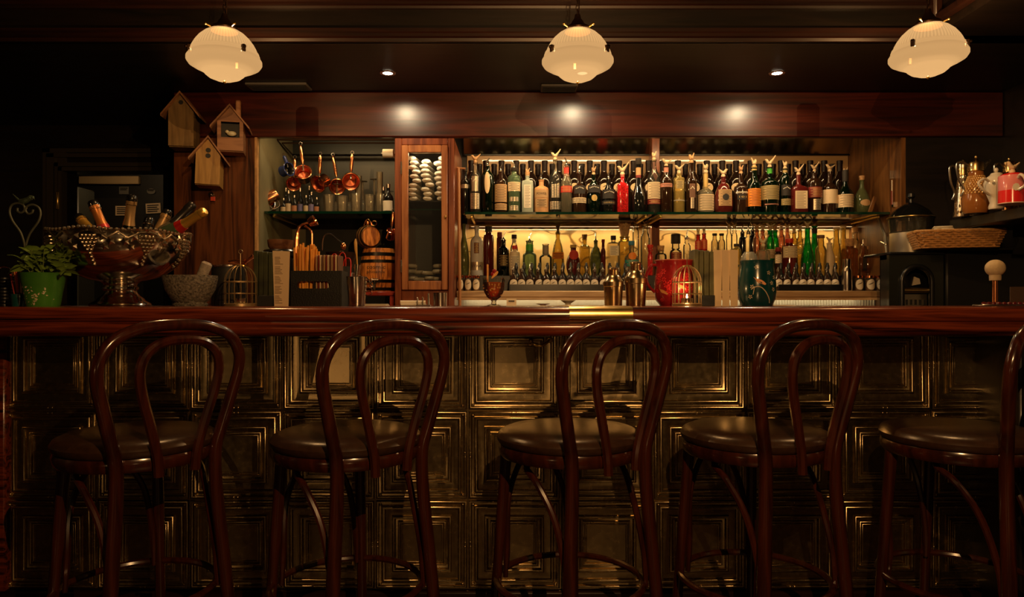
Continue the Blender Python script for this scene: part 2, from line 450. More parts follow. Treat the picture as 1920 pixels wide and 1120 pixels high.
MB().box(-0.048, 0.048, -0.106, -0.1, 0.1, Z(358, 4.9), 0.004).build('door_panel', plain('grey_locker_door', (0.08, 0.085, 0.07), 0.4), o)
MB().box(0.03, 0.036, -0.12, -0.104, 1.2, 1.32).build('handle', M_steel, o)

# back bar: cupboard body, worktop, splash, ledge, riser
o = thing('back_bar', 'dark back bar cupboard with mahogany worktop under the bottle shelves', 'bar', (0, 0, 0))
MB().box(PXR + 0.014, AXR - 0.002, 3.40, YB - 0.005, 0, 1.03).build('body', M_dark, o)
MB().box(PXR + 0.014, AXR - 0.002, 3.34, YB - 0.035, 1.03, 1.0645, 0.006).build('worktop', M_counter, o)
CBX0, CBX1 = X(740, 3.42), X(852, 3.42)
LX0 = CBX1 + 0.004
sp = MB()
sp.box(LX0, AXR - .004, 3.70, 3.72, 1.065, 1.121)
n = 150
for i in range(n):
    x = LX0 + (AXR - LX0) * (i + 0.5) / n
    sp.box(x - 0.003, x + 0.003, 3.696, 3.70, 1.066, 1.120)
o = thing('bottle_ledge', 'pale oak ledge over a ribbed steel splashback with a light strip beneath', 'ledge', (0, 0, 1.0645))
for q in sp.v[:]: pass
sp.v = [(x, y, z - 1.0645) for x, y, z in sp.v]
sp.build('steel_splashback', M_steelr, o)
MB().box(LX0, AXR - .004, 3.50, 3.96, 1.121 - 1.0645, 1.153 - 1.0645, 0.004).box(LX0, AXR - .004, 3.50, 3.512, 1.108 - 1.0645, 1.121 - 1.0645).build('ledge', M_ledge, o)
tag(MB().box(LX0, AXR - .004, 3.69, 3.985, 1.153, 1.235, 0.003).build('bottle_step', M_dark), 'long dark wooden step under the bottles of the lower shelf', 'step')
led = MB(); led.box(LX0 + 0.02, AXR - 0.02, 3.53, 3.545, 1.114 - 1.0645, 1.1205 - 1.0645)
led.build('light_strip', emitter('strip_glow', (1.0, 0.80, 0.45), 3.0), o)
lightobj('ledge_strip_light', 'AREA', ((LX0 + AXR)/2, 3.54, 1.112 - 1.0645), E_LEDGE, (1.0, 0.80, 0.46), o, rot=(R(35), 0, 0), shape='RECTANGLE', size=AXR - LX0 - 0.06, size_y=0.008)

# back panels behind the bottles
def ink_panel():
    m, nt, b = newmat('lit_patterned_panel')
    tc = node(nt, 'ShaderNodeTexCoord'); mp = node(nt, 'ShaderNodeMapping'); mp.inputs['Scale'].default_value = (2.2, 1, 6)
    nt.links.new(tc.outputs['Object'], mp.inputs['Vector'])
    n = node(nt, 'ShaderNodeTexNoise'); n.inputs['Scale'].default_value = 1.3; n.inputs['Detail'].default_value = 1.5; n.inputs['Distortion'].default_value = 1.2
    nt.links.new(mp.outputs['Vector'], n.inputs['Vector'])
    mu = node(nt, 'ShaderNodeMath', operation='MULTIPLY'); mu.inputs[1].default_value = 6
    pp = node(nt, 'ShaderNodeMath', operation='PINGPONG'); pp.inputs[1].default_value = 1.0
    nt.links.new(n.outputs['Fac'], mu.inputs[0]); nt.links.new(mu.outputs[0], pp.inputs[0])
    r = ramp(nt, [(0.0, (0.16, 0.085, 0.02)), (0.06, (0.30, 0.18, 0.05)), (0.13, (0.74, 0.50, 0.19)), (1.0, (0.84, 0.60, 0.26))])
    nt.links.new(pp.outputs[0], r.inputs['Fac']); nt.links.new(r.outputs['Color'], b.inputs['Base Color'])
    b.inputs['Roughness'].default_value = 0.35; b.inputs['Coat Weight'].default_value = 1.0; b.inputs['Coat Roughness'].default_value = 0.03; b.inputs['Coat IOR'].default_value = 2.0
    return m
PY = 3.99
M_ink_panel = ink_panel()
zs = 1.543
struct('wall_panel_lower', MB().box(LX0, AXR, PY, YB, 1.235, zs - 0.014), M_ink_panel)
struct('wall_panel_upper', MB().box(X(876, PY), X(1590, PY), PY, YB, zs - 0.014, Z(290, PY)), plain('tan_back_panel', (0.42, 0.25, 0.105), 0.4, coat=0.5, noise=0.12, nscale=3))
Z1 = Z(291, PY)
struct('wall_panel_mirror', MB().add([(X(870, PY), PY - 0.005, Z1), (AXR, PY - 0.005, Z1), (AXR, PY - 0.1, 2.1), (X(870, PY), PY - 0.1, 2.1),
        (X(870, PY), PY, Z1), (AXR, PY, Z1), (AXR, PY, 2.1), (X(870, PY), PY, 2.1)], [(0,1,2,3), (5,4,7,6), (0,4,5,1), (3,2,6,7), (0,3,7,4), (1,5,6,2)]),
       plain('antique_mirror', (0.62, 0.55, 0.36), 0.16, 1.0))
struct('trim_7', MB().box(X(870, PY), AXR, PY - 0.012, PY, Z1 - 0.004, Z1 + 0.002), M_dark)
struct('trim_8', MB().box(X(1222, 3.9), X(1237, 3.9), 3.90, PY, 1.235, 2.1, 0.003), M_cab)
# left alcove mirror
struct('wall_panel_alcove', MB().box(PXR + 0.012, CBX0, PY, YB, 1.0, 2.1), plain('dark_mirror', (0.035, 0.035, 0.027), 0.38, 0.3, noise=0.3, nscale=3))
struct('trim_9', MB().box(X(512, PY), X(545, PY), 3.955, PY, 1.0, 2.1, 0.003), M_cab)
struct('trim_10', MB().box(X(548, PY), X(574, PY), PY - 0.008, PY, 1.065, zs - 0.02, 0.002), M_olive)

# glass shelves
def glass_shelf(x0, x1, y0, y1, z, label):
    o = thing('glass_shelf', label, 'shelf', ((x0+x1)/2, y0, z - 0.012)); h = (x1-x0)/2
    MB().box(-h, h, 0.004, y1 - y0, 0, 0.012).build('pane', M_shelfglass, o)
    MB().box(-h, h, 0, 0.004, 0, 0.012).build('polished_edge', M_edgeglass, o)
    for s in (-1, 1):
        MB().box(s*(h - 0.03) - 0.006, s*(h - 0.03) + 0.006, 0.05, y1 - y0, -0.012, -0.0005, 0.002).build('bracket', M_brass, o)
    return o
gs1 = glass_shelf(X(872, 3.55), X(1226, 3.55), 3.55, PY, zs, 'green edged glass shelf beside the towel cabinet carrying spirit bottles')
gs2 = glass_shelf(X(1232, 3.55), AXR - 0.004, 3.55, PY, zs, 'green edged glass shelf against the cedar side panel carrying spirit bottles')
gs3 = glass_shelf(PXR + 0.016, CBX0 - 0.004, 3.52, PY, zs, 'glass shelf of drinking glasses under the hanging copper pots')
for g, a, b in ((gs1, 872, 1226), (gs2, 1232, 1666)):
    h = (b - a) * S(3.55) / 2
    MB().box(-h, h, 0.36, 0.385, -0.022, -0.012, 0.002).build('light_rail', M_brass, g)
    MB().box(-h + 0.01, h - 0.01, 0.369, 0.376, -0.0235, -0.022).build('light_strip', emitter('shelf_strip_glow', (1.0, 0.68, 0.31), 1.2), g)
    lightobj('shelf_strip_light', 'AREA', (0, 0.372, -0.025), E_STRIP, (1.0, 0.68, 0.31), g, shape='RECTANGLE', size=2*h - 0.05, size_y=0.015)

# strips fixed behind the beam, lighting the upper shelves
for px0, px1, e, lab in ((885, 1225, 1.0, 'long brass light strip fixed behind the beam over the labelled wine bottles'), (1240, 1520, .62, 'brass light strip fixed behind the beam over the champagne and cognac bottles'), (520, 730, .36, 'short brass light strip fixed behind the beam over the copper pots')):
    Yv = 3.50; o = thing('valance_light', lab, 'light strip', (X((px0+px1)/2, Yv), Yv, 1.985)); h = (px1-px0)*S(Yv)/2
    MB().box(-h, h, -.022, .018, 0, .03, .003).build('channel', M_brass, o)
    MB().box(-h + .005, h - .005, -.008, .008, -.003, 0).build('light_strip', emitter('valance_glow', (1.0, 0.68, 0.32), 3.0), o)
    lightobj('valance_strip_light', 'AREA', (0, .0, -.005), E_VAL*e, (1.0, 0.66, 0.31), o, rot=(R(32), 0, 0), shape='RECTANGLE', size=2*h - .02, size_y=.02)

# ------------------------------------------------------------------ the bar with its tin tiles
BX0, BX1 = X(-130, 2.38), X(2060, 2.38)
bar = thing('bar_counter', 'long mahogany bar counter with pressed tin tile front and brass band', 'bar', (0, 0, 0))
prof = [(2.76, 1.085), (2.135, 1.085), (2.118, 1.0835), (2.107, 1.078), (2.101, 1.069), (2.10, 1.057), (2.102, 1.047), (2.107, 1.0425), (2.112, 1.0415), (2.1125, 1.036),
        (2.108, 1.030), (2.107, 1.020), (2.112, 1.009), (2.122, 1.0), (2.135, 0.997), (2.76, 0.997)]
MB().prismx(prof, BX0, BX1).build('worktop', M_counter, bar)
bp = [(p[0] - 0.0025*(p[0] < 2.13), p[1] + 0.002) for p in prof[1:8]]
bp = [(2.70, 1.087)] + bp + [(2.112, 1.040), (2.14, 1.07), (2.70, 1.084)]
MB().prismx(bp, X(1068, 2.1), X(1187, 2.1)).build('brass_band', M_brass, bar)
MB().box(BX0, BX1, 2.395, 2.70, 0.02, 0.998).build('body', M_blackmatt, bar)
MB().box(BX0, BX1, 2.355, 2.40, 0.0, 0.150, 0.006).build('plinth', M_trim, bar)
TX, TZ = 173.1 * S(2.38), 167 * S(2.38)
def tile_mesh():
    # (centre, half width, height) of the rounded ridges on a base that sinks towards the centre panel
    ridges = [(.0080, .0055, .0090), (.0270, .0070, .0100), (.0600, .0065, .0105), (.0775, .0042, .0075), (.0860, .0028, .0045)]
    def base(t): return 0.0 if t < .018 else (-.002 if t < .040 else (-.002 - (t - .040)*.22 if t < .072 else -.0105 - (t - .072)*.10))
    ts = {0.0, .018, .0185, .040, .072, .0895}
    for c, w, hh in ridges:
        for q in range(9): ts.add(round(c + w*(-1 + q/4), 5))
    steps = []
    for t in sorted(ts):
        d = base(t)
        for c, w, hh in ridges:
            if abs(t - c) < w: d += hh*math.sqrt(max(0, 1 - ((t - c)/w)**2))
        steps.append((t, d))
    v = []; f = []
    for t, d in steps:
        a, b = TX/2 - t, TZ/2 - t
        v += [(-a, -d, -b), (a, -d, -b), (a, -d, b), (-a, -d, b)]
    for i in range(len(steps) - 1):
        for k in range(4):
            k2 = (k+1) % 4; f.append((4*i+k, 4*i+k2, 4*i+4+k2, 4*i+4+k))
    L = 4*(len(steps)-1); f.append((L, L+1, L+2, L+3))
    mb = MB(); mb.add(v, f)
    for sx in (-1, 1):
        for sz in (-1, 1): mb.ell((sx*(TX/2 - .017), -.002, sz*(TZ/2 - .017)), (.0055, .006, .0055), 8, 5)
    for d in (-.007, .007):
        for s in (-1, 1):
            mb.ell((d, -.004, s*(TZ/2 - .0085)), (.005, .006, .005), 8, 5)
            mb.ell((s*(TX/2 - .0085), -.004, d), (.005, .006, .005), 8, 5)
    return mb.mesh('tin_tile', M_tin, 48)
tm = tile_mesh()
for c in range(-1, 13):
    for rrow in range(3):
        cx = X(12 + 173.1*(c + 0.5), 2.38); cz = Z(769, 2.38) + TZ*(0.5 - rrow)
        if c == -1: continue
        t = place('tin_tile', tm, bar, (cx, 2.375, cz))
        t.rotation_euler = (R(random.uniform(-1.0, 1.0)), 0, R(random.uniform(-1.0, 1.0)))
MB().box(X(-130, 2.36), X(13, 2.36), 2.35, 2.40, 0.15, 0.998, 0.006).build('end_stile', M_counter, bar)
MB().box(X(1903, 2.2), X(1925, 2.2), 2.18, 2.40, 0.0, 0.998, 0.006).build('end_post', M_dark, bar)
hk = spline([(X(1030, 2.36), 2.36, Z(637, 2.36)), (X(1027, 2.34), 2.335, Z(641, 2.34)), (X(1016, 2.32), 2.325, Z(648, 2.32)), (X(1002, 2.32), 2.325, Z(646, 2.32)), (X(996, 2.32), 2.335, Z(640, 2.32))], 6)
MB().tube(hk, 0.005, 8).ell(hk[-1], (.008, .008, .008)).ell(hk[0], (.012, .006, .012)).build('coat_hook', M_brass, bar)

# ------------------------------------------------------------------ bentwood stools
def make_stool():
    o = thing('bar_stool', 'dark bentwood bar stool with looped back and padded brown seat drawn up to the bar', 'stool', (0, 0, 0), 0, 'bentwood stools along the bar')
    zseat = 0.716
    def pol(a, r, z): return (r*math.cos(R(a)), r*math.sin(R(a)), z)      # -90 = the back, which faces the room
    A, B = -90 - 40, -90 + 40
    # outer hoop and rear legs: one bent rod
    def side(s):
        a = -90 + 40*s
        p = [pol(a + 4*s, 0.268, 0.0), pol(a + 3*s, 0.245, 0.20), pol(a + 1.5*s, 0.224, 0.42), pol(a, 0.207, 0.60), pol(a, 0.205, 0.70)]
        p += [(s*0.146, -0.163, 0.76), (s*0.168, -0.172, 0.84), (s*0.186, -0.181, 0.915), (s*0.182, -0.187, 0.965), (s*0.150, -0.192, 1.010), (s*0.084, -0.195, 1.036)]
        return p
    pts = side(-1) + [(0, -0.196, 1.042)] + side(1)[::-1]
    sp_ = spline(pts, 5); n = len(sp_)
    MB().tube(sp_, [0.0165 + 0.0015*math.cos(2*math.pi*i/n) for i in range(n)], 10).build('back_hoop', M_bent, o)
    def side2(s):
        return [(s*0.048, -0.199, 0.668), (s*0.053, -0.200, 0.72), (s*0.074, -0.205, 0.80), (s*0.096, -0.211, 0.875), (s*0.104, -0.216, 0.93), (s*0.091, -0.220, 0.972), (s*0.054, -0.222, 0.998)]
    MB().tube(spline(side2(-1) + [(0, -0.222, 1.005)] + side2(1)[::-1], 5), 0.0125, 9).build('inner_hoop', M_bent, o)
    MB().lathe([(0.15, zseat - 0.035), (0.188, zseat - 0.035), (0.193, zseat - 0.028), (0.196, zseat - 0.012), (0.192, zseat - 0.002), (0.15, zseat)], 40).build('seat_frame', M_bent, o)
    MB().lathe([(0.17, zseat - 0.002), (0.192, zseat), (0.199, zseat + 0.008), (0.200, zseat + 0.018), (0.193, zseat + 0.029), (0.175, zseat + 0.037), (0.13, zseat + 0.042), (0.06, zseat + 0.043), (0.0, zseat + 0.043)], 40).build('seat_cushion', M_leather, o)
    for s in (-1, 1):
        a = 90 + 45*s
        MB().tube(spline([pol(a, 0.222, 0), pol(a, 0.205, 0.30), pol(a, 0.185, 0.56), pol(a, 0.175, zseat - 0.02)], 5), [0.012, 0.0145, 0.016, 0.017], 10).build('front_leg', M_bent, o)
    for a, m, rl in ((-130, -178, 0.222), (-50, -2, 0.222), (45, 82, 0.196), (135, 98, 0.196)):
        st = pol(m, 0.135, zseat - 0.04); st2 = pol(m, 0.155, zseat - 0.052)
        d = (a - m)
        MB().tube(spline([st, st2, pol(m + d*0.35, 0.165, zseat - 0.085), pol(m + d*0.72, 0.178, zseat - 0.17), pol(a - 4*(1 if d > 0 else -1), rl - 0.02, 0.42), pol(a - 3*(1 if d > 0 else -1), rl - 0.016, 0.33)], 5),
                  [0.007, 0.0085, 0.009, 0.009, 0.009, 0.007], 8).build('brace', M_bent, o)
    MB().tube(ringpts(0.2, 0.335, 40), 0.0095, 8, closed=True).build('foot_ring', M_bent, o)
    return o
stool = make_stool()
for i, (px, y, rz, lab) in enumerate(((256, 1.93, 55, 'before the punch bowl and mortar'), (651, 1.95, 46, 'before the barrel and mixing tin'), (1068, 1.98, 37, 'before the brass band and shakers'),
                                      (1414, 2.0, 29, 'before the teal jug'), (1797, 2.0, 38, 'before the cork ball tap'))):
    lab = 'dark bentwood bar stool with looped back and brown seat ' + lab
    if i == 0: stool.location = (X(px, y), y, 0); stool.rotation_euler = (0, 0, R(rz)); stool['label'] = lab
    else: dup(stool, (X(px, y), y, 0), R(rz), lab)

# ------------------------------------------------------------------ pendant lamps
def shade_material():
    m, nt, b = newmat('glowing_ribbed_glass')
    tc = node(nt, 'ShaderNodeTexCoord'); sx = node(nt, 'ShaderNodeSeparateXYZ')
    nt.links.new(tc.outputs['Object'], sx.inputs[0])
    at = node(nt, 'ShaderNodeMath', operation='ARCTAN2'); nt.links.new(sx.outputs[0], at.inputs[0]); nt.links.new(sx.outputs[1], at.inputs[1])
    mu = node(nt, 'ShaderNodeMath', operation='MULTIPLY'); mu.inputs[1].default_value = 64
    si = node(nt, 'ShaderNodeMath', operation='SINE'); nt.links.new(at.outputs[0], mu.inputs[0]); nt.links.new(mu.outputs[0], si.inputs[0])
    up = node(nt, 'ShaderNodeMapRange'); up.inputs['From Min'].default_value = 0.098; up.inputs['From Max'].default_value = 0.104
    nt.links.new(sx.outputs[2], up.inputs['Value'])
    am = node(nt, 'ShaderNodeMath', operation='MULTIPLY'); nt.links.new(si.outputs[0], am.inputs[0]); nt.links.new(up.outputs[0], am.inputs[1])
    nt.nodes.remove(b)
    bp = node(nt, 'ShaderNodeBump'); bp.inputs['Strength'].default_value = 0.5; bp.inputs['Distance'].default_value = 0.0012
    nt.links.new(am.outputs[0], bp.inputs['Height'])
    em = node(nt, 'ShaderNodeEmission'); em.inputs[0].default_value = (1.0, 0.54, 0.20, 1); em.inputs[1].default_value = 0.30
    st = node(nt, 'ShaderNodeMath', operation='MULTIPLY_ADD'); st.inputs[1].default_value = 0.09; st.inputs[2].default_value = 0.40
    nt.links.new(am.outputs[0], st.inputs[0]); nt.links.new(st.outputs[0], em.inputs[1])
    tl = node(nt, 'ShaderNodeBsdfTranslucent'); tl.inputs[0].default_value = (.0024, .0023, .0020, 1)
    nt.links.new(bp.outputs['Normal'], tl.inputs['Normal'])
    ad = node(nt, 'ShaderNodeAddShader'); nt.links.new(em.outputs[0], ad.inputs[0]); nt.links.new(tl.outputs[0], ad.inputs[1])
    tr = node(nt, 'ShaderNodeBsdfTransparent'); tr.inputs[0].default_value = (1, .9, .75, 1)
    mx = node(nt, 'ShaderNodeMixShader'); mx.inputs[0].default_value = 0.12
    nt.links.new(ad.outputs[0], mx.inputs[1]); nt.links.new(tr.outputs[0], mx.inputs[2])
    nt.links.new(mx.outputs[0], nt.nodes['Material Output'].inputs['Surface'])
    return m
M_shade = shade_material()
def make_pendant(label, loc, energy, top):
    o = thing('pendant_lamp', label, 'lamp', loc, 0, 'ribbed glass pendant lamps')
    pr = [(0.0, -.001), (.03, .003), (.052, .012), (.064, .022), (.070, .030), (.078, .034), (.082, .0352), (.086, .0395), (.100, .044), (.115, .053), (.1215, .063), (.1215, .072), (.116, .081), (.1115, .0835), (.1140, .0855), (.1140, .0895),
          (.1100, .0910), (.1115, .0930), (.1115, .0965), (.1080, .0985), (.104, .110), (.096, .125), (.083, .143), (.066, .159), (.050, .169), (.040, .172)]
    MB().lathe(pr, 64).build('glass_shade', M_shade, o, 60)
    MB().lathe([(.044, .168), (.046, .176), (.040, .184), (.026, .192), (.018, .206), (.012, .214), (.009, .228), (.0, .230)], 24).build('gallery', M_bronze, o)
    for k in range(3):
        M = Matrix.Rotation(R(-38 + 128*k), 4, 'Z')
        MB().box(.108, .122, -.006, .006, .076, .100, .002, M).ell((.123, 0, .092), (.006, .005, .006), 8, 6, M).build('clip', M_bronze, o)
        MB().tube([M @ Vector((.044, 0, .176)), M @ Vector((.060, 0, .181))], .003, 8).ell(M @ Vector((.062, 0, .182)), (.005, .005, .005), 8, 6).build('screw', M_brass, o)
    ch = MB(); z = .235; k = 0
    while z < top - loc[2]:
        pts = []
        for q in range(10):
            a = 2*math.pi*q/10; c, d = .0055*math.cos(a), .011*math.sin(a)
            pts.append((c, 0, z + d) if k % 2 else (0, c, z + d))
        ch.tube(pts, .0016, 5, closed=True); z += .0165; k += 1
    ch.build('chain', M_bronze, o)
    MB().tube(spline([(0.004, .006, .22), (.008, .004, .40), (-.004, .006, .7), (.002, .004, top - loc[2])], 6), .0022, 6).build('flex', M_bronze, o)
    MB().lathe([(.05, top - loc[2]), (.048, top - loc[2] - .012), (.02, top - loc[2] - .03), (.0, top - loc[2] - .032)], 20).build('ceiling_rose', M_bronze, o)
    MB().ell((0, 0, -.004), (.005, .005, .006), 8, 6).build('finial', M_brass, o)
    lightobj('bulb', 'POINT', (0, 0, 0.09), energy, WARM, o, shadow_soft_size=0.0)
    return o
PYL = 2.45
for px, dz, lab in ((421, 0.0, 'ribbed glass pendant lamp glowing above the champagne bowl'), (1083, -0.002, 'ribbed glass pendant lamp glowing above the brass band of the bar'),
                    (1740, 0.016, 'ribbed glass pendant lamp glowing above the basket and black machine')):
    make_pendant(lab, (X(px, PYL), PYL, Z(152, PYL) + dz), E_PENDANT, 2.75)
for px, py, lab in ((0.30, 0.20, 'added unseen ribbed glass pendant lamp on the seating side of the bar'),):
    make_pendant(lab, (px, py, 1.66), E_ROOM, 2.75)  # added pendant out of view, throwing light on the tiles and seats

# added tables and lamps out of view, lighting the tin tiles
def added_table_lamp(x, y, energy, lab, lab2):
    t = thing('added_side_table', lab2, 'table', (x, y, 0), 0, 'added round tables on the seating side')
    MB().lathe([(0, .50), (.22, .50), (.225, .51), (.22, .52), (0, .52)], 32).build('top', M_dark, t)
    MB().lathe([(.018, .02), (.018, .50)], 14).build('pillar', M_bronze, t)
    MB().lathe([(0, 0), (.16, 0), (.15, .012), (.02, .03), (0, .03)], 28).build('base', M_bronze, t)
    o = thing('added_table_lamp', lab, 'lamp', (x, y, .52), 0, 'added table lamps on the seating side')
    MB().lathe([(0, 0), (.05, 0), (.05, .006), (.012, .014), (.010, .10), (0, .10)], 20).build('base', M_brass, o)
    MB().lathe([(.10, .09), (.055, .21)], 28, caps=False).build('lamp_shade', M_shade, o)
    lightobj('bulb', 'POINT', (0, 0, .15), energy, WARM, o, shadow_soft_size=0.0)
added_table_lamp(0.34, -0.75, E_TABLE, 'added unseen brass table lamp behind the middle stools', 'added unseen round table behind the middle stools')
added_table_lamp(-1.35, -0.55, E_TABLE*1.3, 'added unseen brass table lamp behind the stool by the champagne bowl', 'added unseen round table behind the stool by the champagne bowl')

# ------------------------------------------------------------------ downlights in the soffit
for px, lab in ((727, 'small round downlight in the soffit between the champagne bowl lamp and the middle lamp'), (1092, 'small round downlight in the soffit behind the middle pendant lamp'),
                (1457, 'small round downlight in the soffit between the middle lamp and the basket lamp')):
    Yd = 3.157
    o = thing('downlight', lab, 'downlight', (X(px, Yd), Yd, 2.105), 0, 'soffit downlights')
    MB().lathe([(.022, -.004), (.034, -.004), (.036, -.001), (.022, -.001)], 24, caps=False).build('bezel', M_steel, o)
    MB().lathe([(.0, -.006), (.018, -.0045), (.023, -.002), (.023, -.001)], 20).build('lens', emitter('downlight_lens', (1.0, 0.83, 0.58), 30.0), o)
    lightobj('downlight_beam', 'SPOT', (0, 0, -0.012), E_DOWN, (1.0, 0.78, 0.47), o, spot_size=R(168), spot_blend=0.25, shadow_soft_size=0.02)
# grey plates on the soffit
for a, b, py, lab in ((466, 580, 160, 'long grey plate fixed on the soffit near the birdhouses'), (1014, 1082, 163, 'short grey plate fixed on the soffit near the middle lamp')):
    Yv = (2.105 - ZC) * F / (HY - py)
    o = thing('ceiling_vent', lab, 'vent', (X((a+b)/2, Yv), Yv, 2.105)); h = (b-a)*S(Yv)/2
    MB().box(-h, h, -0.05, 0.05, -0.012, 0, 0.003).build('plate', plain('grey_vent_paint', (0.10, 0.09, 0.08), 0.45), o)
    sl = MB()
    for k in range(5): sl.box(-h*0.9, h*0.9, -0.04 + 0.018*k, -0.034 + 0.018*k, -0.0145, -0.012)
    sl.build('louvre', M_blackmatt, o)
# ------------------------------------------------------------------ towel cabinet
CY = 3.42; cw = (CBX1 - CBX0)/2; CZ0, CZ1 = 1.065, Z(259, CY)
cab = thing('towel_cabinet', 'tall narrow glazed mahogany cabinet filled with rolled white towels', 'cabinet', ((CBX0 + CBX1)/2, CY, CZ0))
H = CZ1 - CZ0
def cz(py): return Z(py, CY) - CZ0
def cx(px): return X(px, CY) - (CBX0 + CBX1)/2
body = MB()
body.box(-cw, cx(753), 0, 0.52, 0, H, .003).box(cx(840), cw, 0, 0.52, 0, H, .003)
body.box(cx(753), cx(840), 0, 0.52, cz(272), H, .003).box(cx(753), cx(840), 0, 0.52, 0, cz(545), .003)
body.build('carcass', M_cab, cab)
MB().box(cx(753), cx(840), 0.50, 0.52, cz(545), cz(272)).build('back_panel', plain('cabinet_back_dark', (0.006, 0.007, 0.006), 0.4), cab)
dr = MB()
for a, b, c, d in ((753.5, 766, 544, 273), (828, 839.5, 544, 273)): dr.box(cx(a), cx(b), -.012, .012, cz(c), cz(d), .003)
dr.box(cx(766), cx(828), -.012, .012, cz(287), cz(273), .003).box(cx(766), cx(828), -.012, .012, cz(544), cz(527), .003)
door = dr.build('door', M_door, cab)
MB().box(cx(766), cx(828), -.002, .002, cz(527), cz(287)).build('pane', glass('cabinet_pane', (.95, .96, .93), .992, .03), door)
MB().ell((cx(836), -.018, cz(408)), (.006, .008, .010), 8, 6).build('handle', M_brass, door)
for py in (316, 500):
    MB().box(cx(752), cx(754.5), -.016, -.004, cz(py + 12), cz(py - 12), .001).build('hinge', M_steel, door)
MB().box(cx(760), cx(834), .08, .50, cz(372) - .006, cz(372)).build('shelf', M_black, cab)
MB().box(cx(760), cx(834), .08, .50, cz(388) - .006, cz(388)).build('glass_shelf', M_edgeglass, cab)
MB().box(cx(842), cx(844), -.003, .0, .02, H - .02).build('bead', M_cab, cab)
lightobj('added_cabinet_light', 'AREA', (0, .06, cz(287) + .01), 0.8, (1.0, .74, .42), cab, rot=(R(-12), 0, 0), shape='RECTANGLE', size=.12, size_y=.03)  # light added inside the cabinet to brighten the towels
MB().box(-.065, .065, .04, .08, cz(287) + .012, cz(287) + .02).build('added_light_housing', M_brass, cab)
# towels: rolled flannels, each its own
tw = MB()
prof = [(.0, -.10), (.018, -.10), (.0225, -.095), (.0235, -.05), (.0235, .05), (.0225, .095), (.0, .10)]
tw.lathe(prof, 12, Matrix.Rotation(R(90), 4, 'X') @ Matrix.Diagonal((1.25, .62, 1, 1)))
twm = tw.mesh('folded_towel', M_towel, 60)
sq = MB()
sq.lathe([(.0, -.016), (.030, -.014), (.036, -.005), (.036, .005), (.030, .014), (.0, .016)], 16, Matrix.Diagonal((1.1, 2.2, .85, 1)))
sqm = sq.mesh('rolled_towel', M_towel, 60)
def towel(me, x, y, z, lab, grp, s=1.0, rz=0, ry=0):
    o = place('folded_towel', me, None, (x, y, z)); o.rotation_euler = (0, ry, rz); o.scale = (s, 1, s)
    return tag(o, lab, 'towel', grp)
x0c = (CBX0 + CBX1)/2
for col, (px, n, ytop) in enumerate(((773, 10, 291), (797, 9, 297), (822, 9, 291))):
    Yt = 3.60; zb = CZ0 + cz(372) - .0
    pit = (.006 + (Z(ytop, Yt) - Z(371, Yt))) / n
    for k in range(n):
        towel(twm, x0c + (cx(px))*1.02 + random.uniform(-.004, .004), Yt, zb + pit*(k + .5), 'folded white towel in the packed columns on the cabinet shelf', 'white towels on the cabinet shelf', pit/.0290, R(random.uniform(-8, 8)), R(random.uniform(-5, 5)))
zfl = CZ0 + cz(545)
for px, py, rz in ((774, 521, 10), (790, 523, -15), (806, 521, 5), (821, 522, -10), (772, 508, 0), (784, 510, 20), (803, 511, -12), (821, 508, 6), (771, 498, 0), (822, 498, 14)):
    Yt = 3.60 + random.uniform(-.02, .03)
    towel(sqm, X(px, Yt), Yt, Z(py, Yt) - .004, 'rolled white flannel in the loose pile on the cabinet floor', 'white flannels on the cabinet floor', .72, R(rz))

